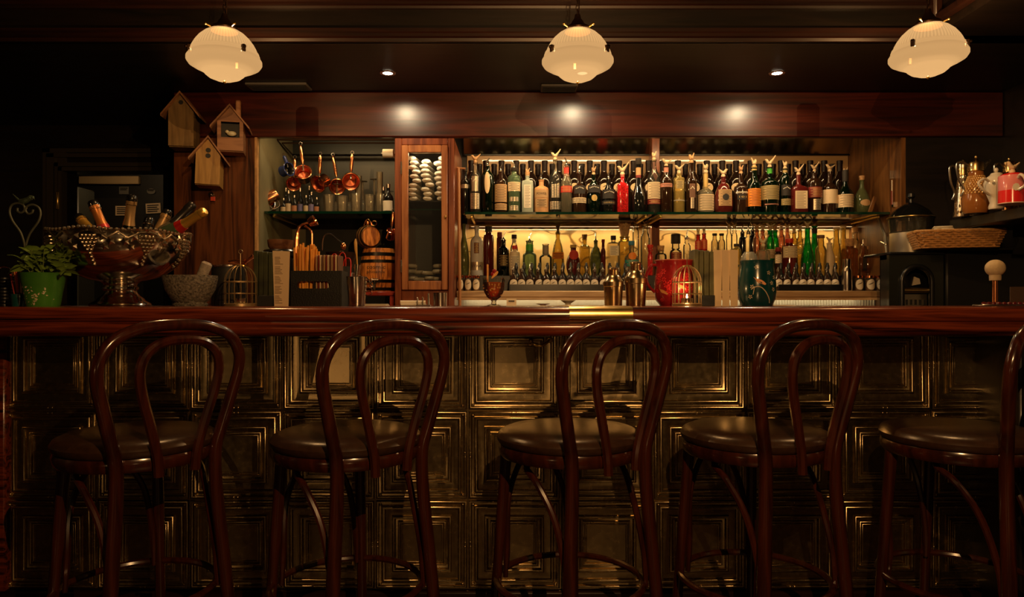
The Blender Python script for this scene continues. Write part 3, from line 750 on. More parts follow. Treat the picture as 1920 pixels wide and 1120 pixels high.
# ------------------------------------------------------------------ birdhouses on the post
def birdhouse(px0, px1, pyb, pye, pyr, label, mat, roofmat, depth, rz, holes, window=False, chimney=False, rx=0.0):
    Y = 3.445 - depth; w = (px1 - px0)*S(Y)/2; h = (pyb - pye)*S(Y); hr = (pyb - pyr)*S(Y)
    o = thing('birdhouse', label, 'birdhouse', (X((px0+px1)/2, Y), Y + 0.004, Z(pyb, Y)), R(rz), 'wooden birdhouses on the oak post')
    o.rotation_euler = (0, R(rx), R(rz)); D = depth - 0.03
    if window:
        m = MB().box(-w, w, 0, .012, 0, h*.46).box(-w, -w*.72, 0, .012, h*.46, h).box(w*.72, w, 0, .012, h*.46, h)
        m.add([(-w, 0, h), (w, 0, h), (0, 0, hr), (-w, .012, h), (w, .012, h), (0, .012, hr)], [(0,1,2), (5,4,3), (0,3,4,1), (1,4,5,2), (2,5,3,0)])
        m.build('front_board', mat, o)
        MB().box(-w*.95, w*.95, .04, .05, .01, h).build('inner_board', M_blackmatt, o)
        b = MB().ell((.004, .02, h*.62), (.022, .012, .012), 10, 6).ell((-.016, .02, h*.68), (.009, .008, .008), 8, 6)
        b.build('white_bird', plain('white_feathers', (0.62, 0.56, 0.36), .8), o)
    else:
        MB().prism([(-w, 0), (w, 0), (w, h), (0, hr), (-w, h)], 0, .012).build('front_board', mat, o)
    MB().box(-w, -w + .01, .012, D, 0, h).build('side_board', mat, o)
    MB().box(w - .01, w, .012, D, 0, h).build('side_board', mat, o)
    MB().box(-w, w, .012, D, -.004, .006).build('floor_board', mat, o)
    MB().prism([(-w, 0), (w, 0), (w, h), (0, hr), (-w, h)], D - .008, D).build('rear_board', mat, o)
    ov = .028; sl = (hr - h)/w
    for s in (-1, 1):
        p = [(0, hr + .010), (s*(w + ov), h - sl*ov + .010), (s*(w + ov), h - sl*ov), (0, hr)]
        MB().prism(p, -.022, D).build('roof_board', roofmat, o)
    for (hx, hz, rr) in holes:
        MB().lathe([(rr, -.001), (rr, .001)], 16, Matrix.Translation((hx*w, -.001, hz*hr)) @ Matrix.Rotation(R(90), 4, 'X')).build('entrance_hole', M_blackmatt, o)
    if not window and holes:
        for k in (-.35, .35): MB().lathe([(.007, -.001), (.007, .001)], 10, Matrix.Translation((w + .001, D*(.5 + k*.6), h*.86)) @ Matrix.Rotation(R(90), 4, 'Y')).build('vent_hole', M_blackmatt, o)
    if chimney:
        MB().box(w*.35, w*.75, D*.2, D*.45, h + .01, hr + .04, .004).build('chimney', roofmat, o)
    return o
M_pine = wood('pale_pine', (0.25, 0.125, 0.025), (0.42, 0.23, 0.055), 'Z', 6, .5)
M_pinedull = wood('weathered_pine', (0.14, 0.08, 0.025), (0.24, 0.14, 0.045), 'Z', 6, .6)
M_redpine = wood('red_brown_pine', (0.17, 0.065, 0.025), (0.32, 0.14, 0.055), 'X', 6, .55)
M_roof = wood('roof_pine', (0.20, 0.08, 0.03), (0.36, 0.16, 0.06), 'X', 6, .55)
birdhouse(316, 361, 273, 205, 176, 'tall plain birdhouse with square entrance, highest on the post', M_pinedull, M_roof, .14, 9, [(0, .84, .010)])
birdhouse(408, 454, 282, 228, 200, 'open fronted birdhouse with chimney and a white bird inside', M_redpine, M_roof, .14, 14, [], True, True)
birdhouse(366, 409, 345, 287, 259, 'yellow pine birdhouse with two round holes, lowest on the post', M_pine, M_roof, .15, 14, [(0, .74, .011), (0, .62, .011)], rx=2)
Yk = 3.43
o = thing('wall_hook', 'small metal hook with a red tag below the birdhouses', 'hook', (X(398, Yk), 3.448, Z(368, Yk)))
MB().tube(spline([(-.012, -.004, .012), (-.010, -.02, .004), (0, -.024, -.006), (.012, -.02, .0)], 5), .003, 6).lathe([(.012, 0), (.012, .006)], 12, Matrix.Translation((-.012, 0, .012)) @ Matrix.Rotation(R(90), 4, 'X')).build('hook', M_steel, o)
MB().box(-.004, .018, -.03, -.026, -.024, -.004, .001).build('tag', plain('red_tag', (0.55, 0.06, 0.03), .4), o)

# ------------------------------------------------------------------ left alcove: copper pots
def cezve(label, loc, rmouth, depth, handle, tilt, yaw, flare=1.25, mat=None, grp='hanging copper pots', hz=None):
    """long handled pot: mouth at +Z locally; the handle leaves the rim along +X; whole turned by tilt/yaw"""
    o = thing('copper_pot', label, 'pot', loc, 0, grp)
    M = Matrix.Rotation(R(yaw), 4, 'Z') @ Matrix.Rotation(R(tilt), 4, 'X')
    mat = mat or M_copper
    r, d = rmouth, depth
    MB().lathe([(r*.0, 0), (r*.75, 0), (r*.82, d*.05), (r*.80, d*.35), (r*.72, d*.7), (r*.82, d*.88), (r, d), (r*1.03, d*1.01), (r*.97, d*.99)], 24, M, caps=False).build('bowl', mat, o)
    MB().lathe([(r*.96, d*.985), (r*.78, d*.86), (r*.68, d*.68), (r*.74, d*.3), (r*.0, d*.04)], 24, M, caps=False).build('lining', M_copperd if mat is M_copper else M_black, o)
    MB().tube([M @ p for p in ringpts(r*1.0, d*1.0, 28)], .0028, 6, closed=True).build('rim', mat, o)
    a = M @ Vector((0, 0, d*.8)) + Vector((0, .0, r*.55)); hv = Vector(handle)
    MB().tube([a - Vector((0, 0, r*.25)), a, a + hv*.22], [.006, .004, .004], 8).build('ferrule', M_steel, o)
    pts = [a + hv*t for t in (.2, .3, .5, .7, .9, 1.0)]
    MB().tube(pts, [.006, .008, .0095, .0085, .009, .005], 10).build('handle', M_copper if mat is M_copper else mat, o)
    tip = a + hv
    MB().tube([tip + Vector((.008*math.cos(q*math.pi/6), 0, .006 + .008*math.sin(q*math.pi/6))) for q in range(12)], .0015, 5, closed=True).build('ring', M_steel, o)
    return o
Yp = 3.72
def LP(px, py, Y=Yp): return Vector((X(px, Y), Y, Z(py, Y)))
for px, py, hx, hy, rr, tl, yw, lab in ((571, 336, -5, -66, .043, 62, 8, 'copper pot with pale rim showing its gold disc base below a slanting handle'),
                                        (610, 338, 2, -66, .044, 118, -30, 'copper pot hung with its wide cone flaring down to one side'),
                                        (656, 336, 3, -64, .044, 112, 18, 'copper pot hung mouth forward with dark red lining')):
    p = LP(px, py); h = LP(px + hx, py + hy) - p
    cezve(lab, p, rr, .06, (h.x, 0, h.z - .06), tl, yw)
for px, py, hx, hy, rr, tl, yw, lab in ((553, 338, 2, -60, .038, 118, 10, 'dull copper pot half hidden behind the pot with a gold base'), (632, 346, -8, -70, .041, 110, 15, 'dark copper pot hung behind and between two brighter ones')):
    p = LP(px, py, 3.82); h = LP(px + hx, py + hy, 3.82) - p
    cezve(lab, p, rr, .06, (h.x, 0, h.z - .06), tl, yw)
o = thing('pot_rail', 'dark iron rail across the alcove with the copper pots hung from it', 'rail', (PXR + .013, 3.72, Z(262, 3.72)))
MB().tube([(0, 0, 0), (CBX0 - PXR - .014, 0, 0)], .005, 8).build('bar', M_bronze, o)
for y in (3.80,):
    MB().tube([(0, y - 3.72, 0), (CBX0 - PXR - .014, y - 3.72, 0)], .004, 8).build('rear_bar', M_bronze, o)
cezve('small copper cup hung by a long handle beside the towel cabinet', LP(731, 448, 3.50), .024, .045, (.010, 0, .085), 35, 30)
# pots on the olive side panel
cezve('blue enamel pot hung on the olive side panel', Vector((PXR + .065, 3.64, Z(322, 3.64))), .034, .05, (-.02, 0, .05), 80, 60, mat=plain('blue_enamel', (0.015, 0.03, 0.14), .2))
def mug(label, px, py, Y, r, h, tilt, roll, mat):
    o = thing('copper_mug', label, 'mug', (X(px, Y), Y, Z(py, Y)), 0, 'copper mugs on the side panel')
    M = Matrix.Rotation(R(roll), 4, 'Y') @ Matrix.Rotation(R(tilt), 4, 'X')
    MB().lathe([(0, -h/2), (r*.82, -h/2), (r*.86, -h*.45), (r, h/2), (r*.95, h/2), (r*.8, -h*.42), (0, -h*.42)], 24, M, caps=False).build('cup', mat, o)
    MB().tube([M @ p for p in ringpts(r, h/2, 24)], .002, 6, closed=True).build('rim', M_steel, o)
    MB().tube([M @ Vector(p) for p in spline([(-r*.95, 0, h*.32), (-r*1.6, 0, h*.25), (-r*1.6, 0, -h*.2), (-r*.9, 0, -h*.3)], 6)], .004, 8).build('handle', M_steel, o)
mug('bright copper mug hung sideways on the olive side panel', 507, 371, 3.62, .036, .075, 20, -125, M_copper)
mug('dull copper mug hung below the bright one on the side panel', 505, 388, 3.64, .034, .06, 75, 25, M_copperd)
o = thing('paper_roll', 'white paper roll on a holder beside the cabinet top', 'paper roll', (X(728, 3.55), 3.55, Z(288, 3.55)))
MB().lathe([(.0, -.026), (.021, -.026), (.0215, -.024), (.0215, .024), (.021, .026), (.0, .026)], 20, Matrix.Rotation(R(90), 4, 'Y')).build('roll', M_white, o)
MB().tube([(-.035, 0, 0), (.054, 0, 0)], .004, 8).build('holder', M_steel, o)

# ------------------------------------------------------------------ left alcove: shelf of glasses
Yg = 3.66
M_bright = glass('sparkling_glass', (.90, .88, .80), .88, .05, (.75, .62, .42))
def tumbler(px, w, ptop, lab, Y=Yg, taper=.85, grp='tumblers on the alcove shelf'):
    r = w*S(Y)/2; h = Z(ptop, Y) - zs
    o = thing('tumbler', lab, 'glass', (X(px, Y), Y, zs), 0, grp)
    MB().lathe([(0, .001), (r*taper, .001), (r*.98, h*.97), (r, h), (r*.94, h), (r*taper*.9, h*.14), (0, h*.1)], 18, caps=False).build('glass', M_bright, o)
    MB().lathe([(0, .0), (r*taper*.97, 0), (r*taper*.98, h*.08), (0, h*.08)], 18).build('base', glass('thick_glass', (.75, .72, .6), .55, .06, (.6, .5, .35)), o)
def stemglass(px, w, ptop, lab, Y=Yg):
    r = w*S(Y)/2; h = Z(ptop, Y) - zs
    o = thing('stem_glass', lab, 'glass', (X(px, Y), Y, zs), 0, 'stem glasses standing upside down on the alcove shelf')
    MB().lathe([(r*.9, .0005), (r, h*.12), (r*.95, h*.3), (r*.5, h*.46), (.005, h*.5)], 20, caps=False).build('bowl', M_bright, o)
    MB().tube([(0, 0, h*.5), (0, 0, h*.97)], [.005, .004, .005], 8).build('stem', M_bright, o)
    MB().lathe([(0, h*.96), (r*.8, h*.99), (r*.8, h), (0, h)], 20).build('foot', M_bright, o)
for px, w, t in ((617, 22, 366), (642, 22, 368), (668, 22, 364), (693, 22, 366), (713, 20, 364)): tumbler(px, w, t, 'clear cut tumbler in the row along the front of the alcove shelf')
for px, w, t in ((632, 22, 346), (656, 20, 345), (680, 22, 340), (702, 20, 336)): stemglass(px, w, t, 'clear stem glass upside down behind the tumblers', 3.78)
for px, w, t, lab in ((712, 12, 323, 'tall slim clear glass cylinder on the alcove shelf'), (672, 13, 330, 'tall clear glass cylinder behind the tumblers on the alcove shelf')): tumbler(px, w, t, lab, 3.72, .97, 'tall glass cylinders')
M_greenblk = glass('green_black_glass', (.02, .05, .03), .25, .05, (.004, .008, .005))
M_dkglass = plain('near_black_glass', (.006, .006, .005), .08, spec=.6)
def minibottle(px, w, ptop, Y, lab, grp, mat, zb=None, lmat=None, cmat=None, name='miniature_bottle', cat='bottle'):
    zb = zs if zb is None else zb
    r = w*S(Y)/2; h = Z(ptop, Y) - zb
    o = thing(name, lab, cat, (X(px, Y), Y, zb), 0, grp)
    MB().lathe([(0, 0), (r*.95, 0), (r, h*.03), (r, h*.5), (r*.8, h*.6), (r*.36, h*.7), (r*.33, h*.88), (0, h*.88)], 14).build('glass', mat, o)
    MB().lathe([(r*.38, h*.86), (r*.4, h*.99), (0, h)], 10).build('cap', cmat or M_steel, o)
    if lmat: MB().patch(r*1.005, 60, h*.08, h*.42, 6).build('label', lmat, o)
    return o
for px, t in ((532, 372), (541, 357), (552, 366), (563, 352), (574, 366), (584, 360), (594, 370), (536, 352), (580, 348)):
    minibottle(px, random.uniform(9, 12), t, 3.62 if t > 355 else 3.74, 'dark miniature bottle crowded at the olive end of the alcove shelf', 'miniature bottles in the alcove', M_dkglass, lmat=plain('mini_label_%d' % (px % 3), ((.3, .12, .05), (.4, .3, .18), (.12, .1, .2))[px % 3], .6))
minibottle(728, 20, 345, 3.62, 'stout black bottle with white label at the cabinet end of the alcove shelf', 'bottles in the alcove', M_dkglass, lmat=M_white)
minibottle(719, 14, 350, 3.68, 'slim black bottle at the cabinet end of the alcove shelf', 'bottles in the alcove', M_dkglass)

# ------------------------------------------------------------------ barrels on the red stand
Yb = 3.64; zw = 1.065
o = thing('barrel_stand', 'red lacquered wooden stand under the barrel', 'stand', (X(708, Yb), Yb, zw))
zt = Z(547, Yb) - zw
M_redlac = plain('red_lacquer', (0.34, 0.035, 0.02), .3, coat=.5)
w = 36*S(Yb)
MB().box(-w, w, -.09, .09, zt - .022, zt, .004).build('top', M_redlac, o)
for sx in (-1, 1):
    for sy in (-1, 1): MB().box(sx*(w - .012) - .01, sx*(w - .012) + .01, sy*.075 - .01, sy*.075 + .01, 0, zt - .022, .002).build('leg', M_redlac, o)
def barrel_prof(r, h, n=9): return [(r*(.82 + .18*math.sin(math.pi*i/(n-1))), h*i/(n-1)) for i in range(n)]
M_stave = wood('orange_oak_staves', (0.22, 0.05, 0.008), (0.85, 0.30, 0.06), 'Z', 9, .35, .3, 8)
M_hoop = plain('black_iron_hoop', (.02, .016, .012), .35, .7)
b = thing('spirit_barrel', 'upright oak barrel with dark hoops, lettering and a tap on a red stand', 'barrel', (X(711, Yb), Yb, zw + zt))
rb, hb = 35*S(Yb), Z(467, Yb) - (zw + zt)
NS = 20
for k in range(NS):
    mb = MB(); a0, a1 = 360*k/NS, 360*(k+1)/NS; pr = barrel_prof(rb, hb)
    v = []; f = []
    for (r, z) in pr:
        for a in (a0 + .5, a1 - .5):
            v.append((r*math.cos(R(a)), r*math.sin(R(a)), z))
        for a in (a1 - .5, a0 + .5): v.append((r*.9*math.cos(R(a)), r*.9*math.sin(R(a)), z))
    for i in range(len(pr) - 1):
        for q in range(4): f.append((4*i+q, 4*i+(q+1) % 4, 4*i+4+(q+1) % 4, 4*i+4+q))
    f.append((0, 1, 2, 3)); f.append(tuple(4*(len(pr)-1) + q for q in range(4)))
    mb.add(v, f).build('stave', M_stave, b)
MB().lathe([(0, .006), (rb*.8, .006), (rb*.8, .012), (0, .012)], 24).build('base_head', M_stave, b)
MB().lathe([(0, hb - .014), (rb*.8, hb - .014), (rb*.8, hb - .006), (0, hb - .006)], 24).build('top_head', M_stave, b)
for t0, t1 in ((.02, .09), (.20, .27), (.66, .73), (.82, .90)):
    rr0, rr1 = [rb*(.82 + .18*math.sin(math.pi*t))*1.012 for t in (t0, t1)]
    MB().lathe([(rr0*.97, hb*t0), (rr0, hb*t0), (rr1, hb*t1), (rr1*.97, hb*t1)], 32, caps=False).build('hoop', M_hoop, b)
for body_, zf in (('cosmic', .56), ('phoenix', .44)):
    t = textmb(body_, hb*.085, rb*1.0, .001, rb*1.003); t.v = [(x, y, z + hb*zf) for x, y, z in t.v]
    t.build('lettering', M_ink, b)
MB().tube([(0, -rb*.95, hb*.17), (0, -rb - .035, hb*.17)], .008, 10).tube([(0, -rb - .03, hb*.17), (0, -rb - .032, hb*.04)], .006, 8).tube([(-.018, -rb - .025, hb*.27), (.018, -rb - .025, hb*.27)], .005, 8).tube([(0, -rb - .025, hb*.17), (0, -rb - .025, hb*.28)], .004, 8).build('tap', M_silver, b)
# small keg lying on top
kx, kz, rk = X(694, 3.66), zw + zt + hb - .006, 22*S(3.66)
k = thing('small_keg', 'little oak keg lying on its side on top of the barrel', 'keg', (kx, 3.60, kz))
MK = Matrix.Translation((0, 0, rk + .003)) @ Matrix.Rotation(R(-60), 4, 'Z') @ Matrix.Rotation(R(90), 4, 'Y') @ Matrix.Translation((0, 0, -.045))
MB().lathe([(r, z) for r, z in barrel_prof(rk, .10)], 24, MK, caps=False).build('staves', wood('keg_oak', (.12, .05, .02), (.34, .16, .06), 'Z', 8), k)
for zz in (.006, .094): MB().lathe([(0, zz), (rk*.8, zz)], 24, MK, caps=False).build('keg_head', M_stave, k)
for zz in (.008, .03, .062, .085): MB().lathe([(rk*(.84 + .18*math.sin(math.pi*zz/.1)), zz), (rk*(.84 + .18*math.sin(math.pi*(zz+.008)/.1)), zz + .008)], 24, MK, caps=False).build('hoop', M_hoop, k)
MB().tube(spline([(-.02, 0, 2*rk), (-.012, 0, 2*rk + .022), (.0, 0, 2*rk + .032), (.012, 0, 2*rk + .022), (.02, 0, 2*rk)], 6), .004, 8).ell((0, 0, 2*rk + .012), (.01, .01, .012)).tube([(.028, 0, 2*rk + .012 + .010*math.sin(q)) if False else (.032 + .012*math.cos(q*.524), 0, 2*rk + .012 + .012*math.sin(q*.524)) for q in range(12)], .003, 6, closed=True).build('bung', M_copper, k)
# ------------------------------------------------------------------ bottles
def bird_mesh(name, mat, s=1.0, flip=1, raise_tail=1.0, spread=1.0):
    """little perched bird on a cork: beak, head, body, tail in the XZ plane"""
    mb = MB()
    P = [(-.022*spread, .030), (-.0175*spread, .0285), (-.0135*spread, .0265), (-.008*spread, .019), (0, .0125), (.008*spread, .0145 + .004*raise_tail), (.017*spread, .020 + .007*raise_tail), (.027*spread, .026 + .012*raise_tail)]
    pts = spline([(flip*x*s, 0, z*s) for x, z in P], 3)
    rad = [.0008, .004, .0062, .0068, .0088, .0062, .0036, .0018]
    rr = []
    for i in range(len(pts)):
        t = i/3; a = min(int(t), 7); b = min(a+1, 7); rr.append((rad[a] + (rad[b]-rad[a])*(t-int(t)))*s)
    mb.tube(pts, rr, 8)
    mb.lathe([(.0085*s, -.012*s), (.0095*s, .002*s), (.006*s, .007*s), (0, .008*s)], 12)
    return mb.mesh(name, mat, 60)
M_birdw = plain('pale_carved_bird', (0.60, 0.44, 0.26), .55)
M_birdo = plain('tan_carved_bird', (0.46, 0.26, 0.12), .6)
BIRDS = {}
def bird(kind):
    if kind not in BIRDS:
        f = -1 if 'l' in kind else 1
        BIRDS[kind] = bird_mesh('bird_stopper', M_birdo if 'o' in kind else M_birdw, 1.0, f, 1.9 if 'v' in kind else (.2 if 'f' in kind else 1.0), .45 if 'n' in kind else 1.0)
    return BIRDS[kind]
SPOUT = None
def spout_mesh():
    global SPOUT
    if SPOUT is None:
        mb = MB(); mb.lathe([(.009, -.01), (.010, .004), (.007, .006), (.005, .012), (0, .013)], 10)
        mb.tube(spline([(0, 0, .01), (0, 0, .022), (.004, 0, .034), (.010, 0, .042)], 4), [.004, .0035, .003, .003], 7)
        mb.tube([(-.004, 0, .008), (-.005, 0, .026)], .0014, 5)
        SPOUT = mb.mesh('pourer', M_steel, 50)
    return SPOUT
GL = dict(
    black=M_dkglass,
    dgreen=plain('dark_green_glass', (.0015, .005, .0018), .06, spec=.6),
    brown=plain('dark_brown_glass', (.022, .009, .004), .07, spec=.6),
    amber=glass('amber_glass', (.62, .30, .07), .62, .05, (.30, .10, .02)),
    clear=M_glass,
    clearliq=glass('pale_spirit_glass', (.88, .82, .66), .78, .05, (.45, .38, .24)),
    yellow=glass('yellow_spirit_glass', (.86, .70, .26), .66, .05, (.62, .44, .12)),
    frost=plain('frosted_glass', (.30, .33, .26), .35, noise=.1, nscale=20),
    white=plain('white_frosted_glass', (.60, .60, .56), .3),
    olive=glass('olive_glass', (.40, .46, .20), .5, .06, (.14, .16, .06)),
    green=glass('emerald_glass', (.06, .62, .14), .55, .05, (.01, .28, .05)),
    pgreen=glass('pale_green_glass', (.55, .70, .50), .7, .05, (.2, .3, .16)),
    red=plain('ruby_glass', (.42, .012, .012), .12, coat=.5, noise=.6, nscale=160),
    redclear=glass('red_spirit_glass', (.70, .10, .06), .55, .05, (.40, .03, .02)),
    rose=glass('rose_glass', (.80, .45, .33), .6, .05, (.42, .18, .12)),
    tan=plain('tan_stoneware', (.50, .24, .085), .45, noise=.2, nscale=30),
    cream=plain('cream_stoneware', (.66, .52, .33), .4),
    dred=plain('dark_red_glass', (.09, .010, .008), .08, spec=.6),
)
LC = dict(cream=M_cream, white=M_white, red=plain('red_label', (.60, .035, .02), .5), orange=plain('orange_label', (.85, .25, .02), .5), gold=plain('gold_label', (.62, .42, .14), .4, .3),
          olivegold=plain('olive_gold_label', (.42, .31, .12), .5), tan=plain('tan_label', (.50, .30, .13), .6), silver=plain('silver_label', (.55, .48, .36), .3, .7), black=M_ink, dred=plain('dark_red_label', (.20, .015, .012), .5),
          green=plain('green_label', (.05, .35, .03), .5), teal=plain('teal_label', (.02, .28, .28), .5), brown=plain('brown_label', (.16, .07, .035), .6), pink=plain('pink_foil', (.55, .22, .15), .4), yellow=plain('yellow_label', (.80, .55, .10), .5), blue=plain('blue_label', (.05, .22, .40), .5))
def bprofile(shape, r, hs, hn, rn):
    """silhouette from base to lip; hs shoulder height, hn lip height, rn neck radius"""
    if shape == 'square':
        return [(0, 0, 7), (r*.92, 0, 7), (r*.97, hs*.03, 7), (r*.97, hs*.93, 7), (r*.88, hs, 5), (rn*1.3, hs + (hn-hs)*.18, 2.5), (rn, hs + (hn-hs)*.3), (rn, hn*.97), (rn*1.15, hn*.975), (rn*1.15, hn), (0, hn)]
    if shape == 'pear':
        return [(0, 0), (r*.80, 0), (r*.86, hs*.03), (r*.98, hs*.25), (r, hs*.4), (r*.93, hs*.65), (r*.74, hs*.88), (r*.5, hs*1.08 if hs*1.08 < hn else hs), (rn*1.1, hs + (hn-hs)*.38), (rn, hs + (hn-hs)*.5), (rn, hn*.97), (rn*1.2, hn*.975), (rn*1.2, hn), (0, hn)]
    if shape == 'flask':
        return [(0, 0), (r*.55, 0), (r*.75, hs*.06), (r*.97, hs*.35), (r, hs*.55), (r*.9, hs*.8), (r*.6, hs), (rn*1.2, hs + (hn-hs)*.2), (rn, hs + (hn-hs)*.32), (rn, hn*.97), (rn*1.2, hn*.975), (rn*1.2, hn), (0, hn)]
    if shape == 'tall':
        return [(0, 0), (r*.93, 0), (r, hs*.02), (r, hs*.92), (r*.96, hs*.97), (r*.82, hs + (hn-hs)*.10), (r*.58, hs + (hn-hs)*.25), (rn*1.1, hs + (hn-hs)*.5), (rn, hs + (hn-hs)*.62), (rn, hn*.97), (rn*1.18, hn*.975), (rn*1.18, hn), (0, hn)]
    if shape == 'cyl':
        return [(0, 0), (r*.95, 0), (r, hs*.02), (r, hs*.97), (r*.94, hs), (rn*1.05, hs*1.01), (rn, hs + (hn-hs)*.1), (rn, hn*.97), (0, hn)]
    return [(0, 0), (r*.93, 0), (r, hs*.02), (r, hs*.88), (r*.97, hs*.94), (r*.86, hs*.99), (r*.6, hs + (hn-hs)*.10), (rn*1.15, hs + (hn-hs)*.2), (rn, hs + (hn-hs)*.3), (rn, hn*.97), (rn*1.18, hn*.975), (rn*1.18, hn), (0, hn)]
def bottle(px, w, psh, pnk, Y, zb, shape, gl, label, tops=(), labels=(), nw=None, cat='bottle', grp='spirit bottles', name='spirit_bottle', neck=None, seg=22, depth=None):
    r = w*S(Y)/2; hs = Z(psh, Y) - zb; hn = Z(pnk, Y) - zb; rn = (nw or 8)*S(Y)/2
    o = thing(name, label, cat, (X(px, Y), Y, zb), 0, grp)
    # turn towards the room's centre is not needed: bottles face the bar
    D = Matrix.Diagonal((1, depth, 1, 1)) if depth else None
    MB().lathe(bprofile(shape, r, hs, hn, rn), seg, D).build('glass', GL[gl], o)
    pz = lambda py: Z(py, Y) - zb
    for L in labels:
        kind, a, b, col = L[0], pz(L[2]), pz(L[1]), LC[L[3]]
        half = L[4] if len(L) > 4 else 70
        txt = L[5] if len(L) > 5 else None
        rr = r*1.006
        if kind == 'flat':                       # on a square bottle
            hw = r*half/100.0; yy = -r*.975*(depth or 1)
            lb = MB().box(-hw, hw, yy - .0012, yy, a, b).build('label', col, o); yf = yy - .0012
            pr = MB()
            for k in range(max(2, int((b-a)/.008))):
                z = b - (k + 1)*(b-a)/(max(2, int((b-a)/.008)) + 1); pr.box(-hw*.75, hw*(.7 - .3*(k % 2)), yf - .0004, yf, z - .0008, z + .0008)
            pr.build('print', M_ink, lb)
        elif kind == 'oval':
            hw = r*half/100.0; zc_ = (a+b)/2; hz_ = (b-a)/2
            lb = MB().sheet(rr + .001, ovalpts(hw, hz_, zc_), M=D).build('label', col, o)
            if txt:
                t = textmb(txt, hz_*.5, hw*1.3, .0014, rr); t.v = [(x, y*(depth or 1), z + zc_) for x, y, z in t.v]; t.build('print', M_ink, lb)
        elif kind == 'neck':
            MB().lathe([(rn*1.08, a), (rn*1.1, a), (rn*1.1, b), (rn*1.02, b)], 14, caps=False).build('neck_band', col, o)
        else:
            Dm = D
            lb = MB().patch(rr, half, a, b, 10, M=Dm).build('label', col, o)
            if kind == 'print' or kind == 'label':
                pr = MB(); n = max(1, int((b-a)/.007)); ink = M_ink if L[3] not in ('black', 'brown', 'dred', 'red', 'teal') else LC['gold']
                for k in range(n):
                    z = b - (k + 1)*(b-a)/(n + 1); pr.patch(rr + .0008, half*(.72 - .25*(k % 2)), z - .0009, z + .0009, 8, th=.0003, M=Dm)
                if not txt: pr.build('print', ink, lb)
                else:
                    t = textmb(txt, (b-a)*.32, 2*rr*R(half)*.66, .0012, rr); t.v = [(x, y*(depth or 1), z + (a+b)/2) for x, y, z in t.v]; t.build('print', ink, lb)
            elif kind == 'crest':
                pr = MB(); n = 0
                for q in range(7):
                    a_ = R(-90 + (q - 3)*half/5); z = (a+b)/2 + (b-a)*(.28 - .05*abs(q-3)); pr.ell(((rr+.001)*math.cos(a_), (rr+.001)*math.sin(a_)*(depth or 1), z), (.0022, .0015, .003), 6, 4)
                pr.build('print', LC['white'], lb)
    for T in tops:
        k = T[0]; dx = (T[1] if len(T) > 1 else 0)
        if k.startswith('bird'):
            b = place('bird_stopper', bird(k[4:]), o, (dx, 0, hn + .006))
            if len(T) > 2: b.scale = (T[2],)*3
        elif k == 'spout':
            b = place('pourer', spout_mesh(), o, (0, 0, hn)); b.rotation_euler = (0, 0, R(dx))
        elif k == 'cork':
            hc = (T[1] if len(T) > 1 else 9)*S(Y)
            MB().lathe([(rn*.85, hn - .004), (rn*1.15, hn + hc*.2), (rn*1.35, hn + hc), (0, hn + hc)], 14).build('cork', M_cork, o)
        elif k == 'cap':
            hc = (T[1] if len(T) > 1 else 10)*S(Y); c = T[2] if len(T) > 2 else 'black'
            MB().lathe([(rn*1.2, hn - hc*.5), (rn*1.25, hn - hc*.45), (rn*1.25, hn + hc*.45), (rn*1.1, hn + hc*.5), (0, hn + hc*.5)], 16).build('cap', LC[c], o)
    return o

# wine bottles at the back of the upper shelf -------------------------------------------------
def feather_mb(s, r, dz=0.0, off=.0008):
    """dark quill mark: a slanting leaf bent round a bottle"""
    L = [(-1, -.36), (-.6, -.20), (-.2, -.02), (.2, .16), (.6, .34), (1, .54)]; Wd = [.03, .10, .14, .15, .10, .0]
    up = [(x*s, (z + w)*s + dz) for (x, z), w in zip(L, Wd)]; dn = [(x*s, (z - w)*s + dz) for (x, z), w in zip(L, Wd)]
    rr = r + off; v = [(rr*math.sin(x/rr), -rr*math.cos(x/rr), z) for x, z in up + dn]
    return MB().add(v, [(i, i+1, i+7, i+6) for i in range(5)])
def ovalpts(hw, hz, zc, n=20): return [(hw*math.cos(2*math.pi*q/n), zc + hz*math.sin(2*math.pi*q/n)) for q in range(n)]
def wine_proto(labelled):
    lab = 'dark wine bottle with cream oval quill label behind the spirit bottles' if labelled else 'plain dark wine bottle without label behind the spirit bottles'
    o = thing('wine_bottle', lab, 'bottle', (0, 0, zs), 0, 'wine bottles along the back of the upper shelf' if labelled else 'plain wine bottles at the back of the upper shelf')
    r = .037
    MB().lathe([(0, 0), (.034, 0), (r, .005), (r, .185), (.035, .20), (.028, .217), (.018, .232), (.0145, .245), (.0142, .285), (.0158, .286), (.0158, .300), (.013, .301), (0, .301)], 20).build('glass', plain('wine_glass_dark', (.012, .006, .004), .08, spec=.6), o)
    MB().lathe([(.0150, .243), (.0150, .2855), (.0164, .286), (.0164, .3005), (.0135, .3018), (0, .302)], 14).build('capsule', plain('dark_foil', (.008, .0025, .002), .45, spec=.2), o)
    if labelled:
        lb = MB().sheet(r + .0008, ovalpts(.030, .022, .156)).build('label', LC['cream'], o)
        feather_mb(.014, r, .162, .0016).build('quill_mark', M_ink, lb)
    return o
wl, wp = wine_proto(True), wine_proto(False)
used = {id(wl): False, id(wp): False}
for row, (Y, off) in enumerate(((3.80, 0), (3.895, 14))):
    px = 884 + off
    while px < 1586:
        if not (1218 < px < 1240 and row == 1):
            pr_ = wl if (1040 < px < 1450 and row == 0) else wp
            loc = (X(px + random.uniform(-1.2, 1.2), Y), Y, zs)
            if not used[id(pr_)]: pr_.location = loc; used[id(pr_)] = True
            else: dup(pr_, loc, R(random.uniform(-14, 14)))
        px += 27.6

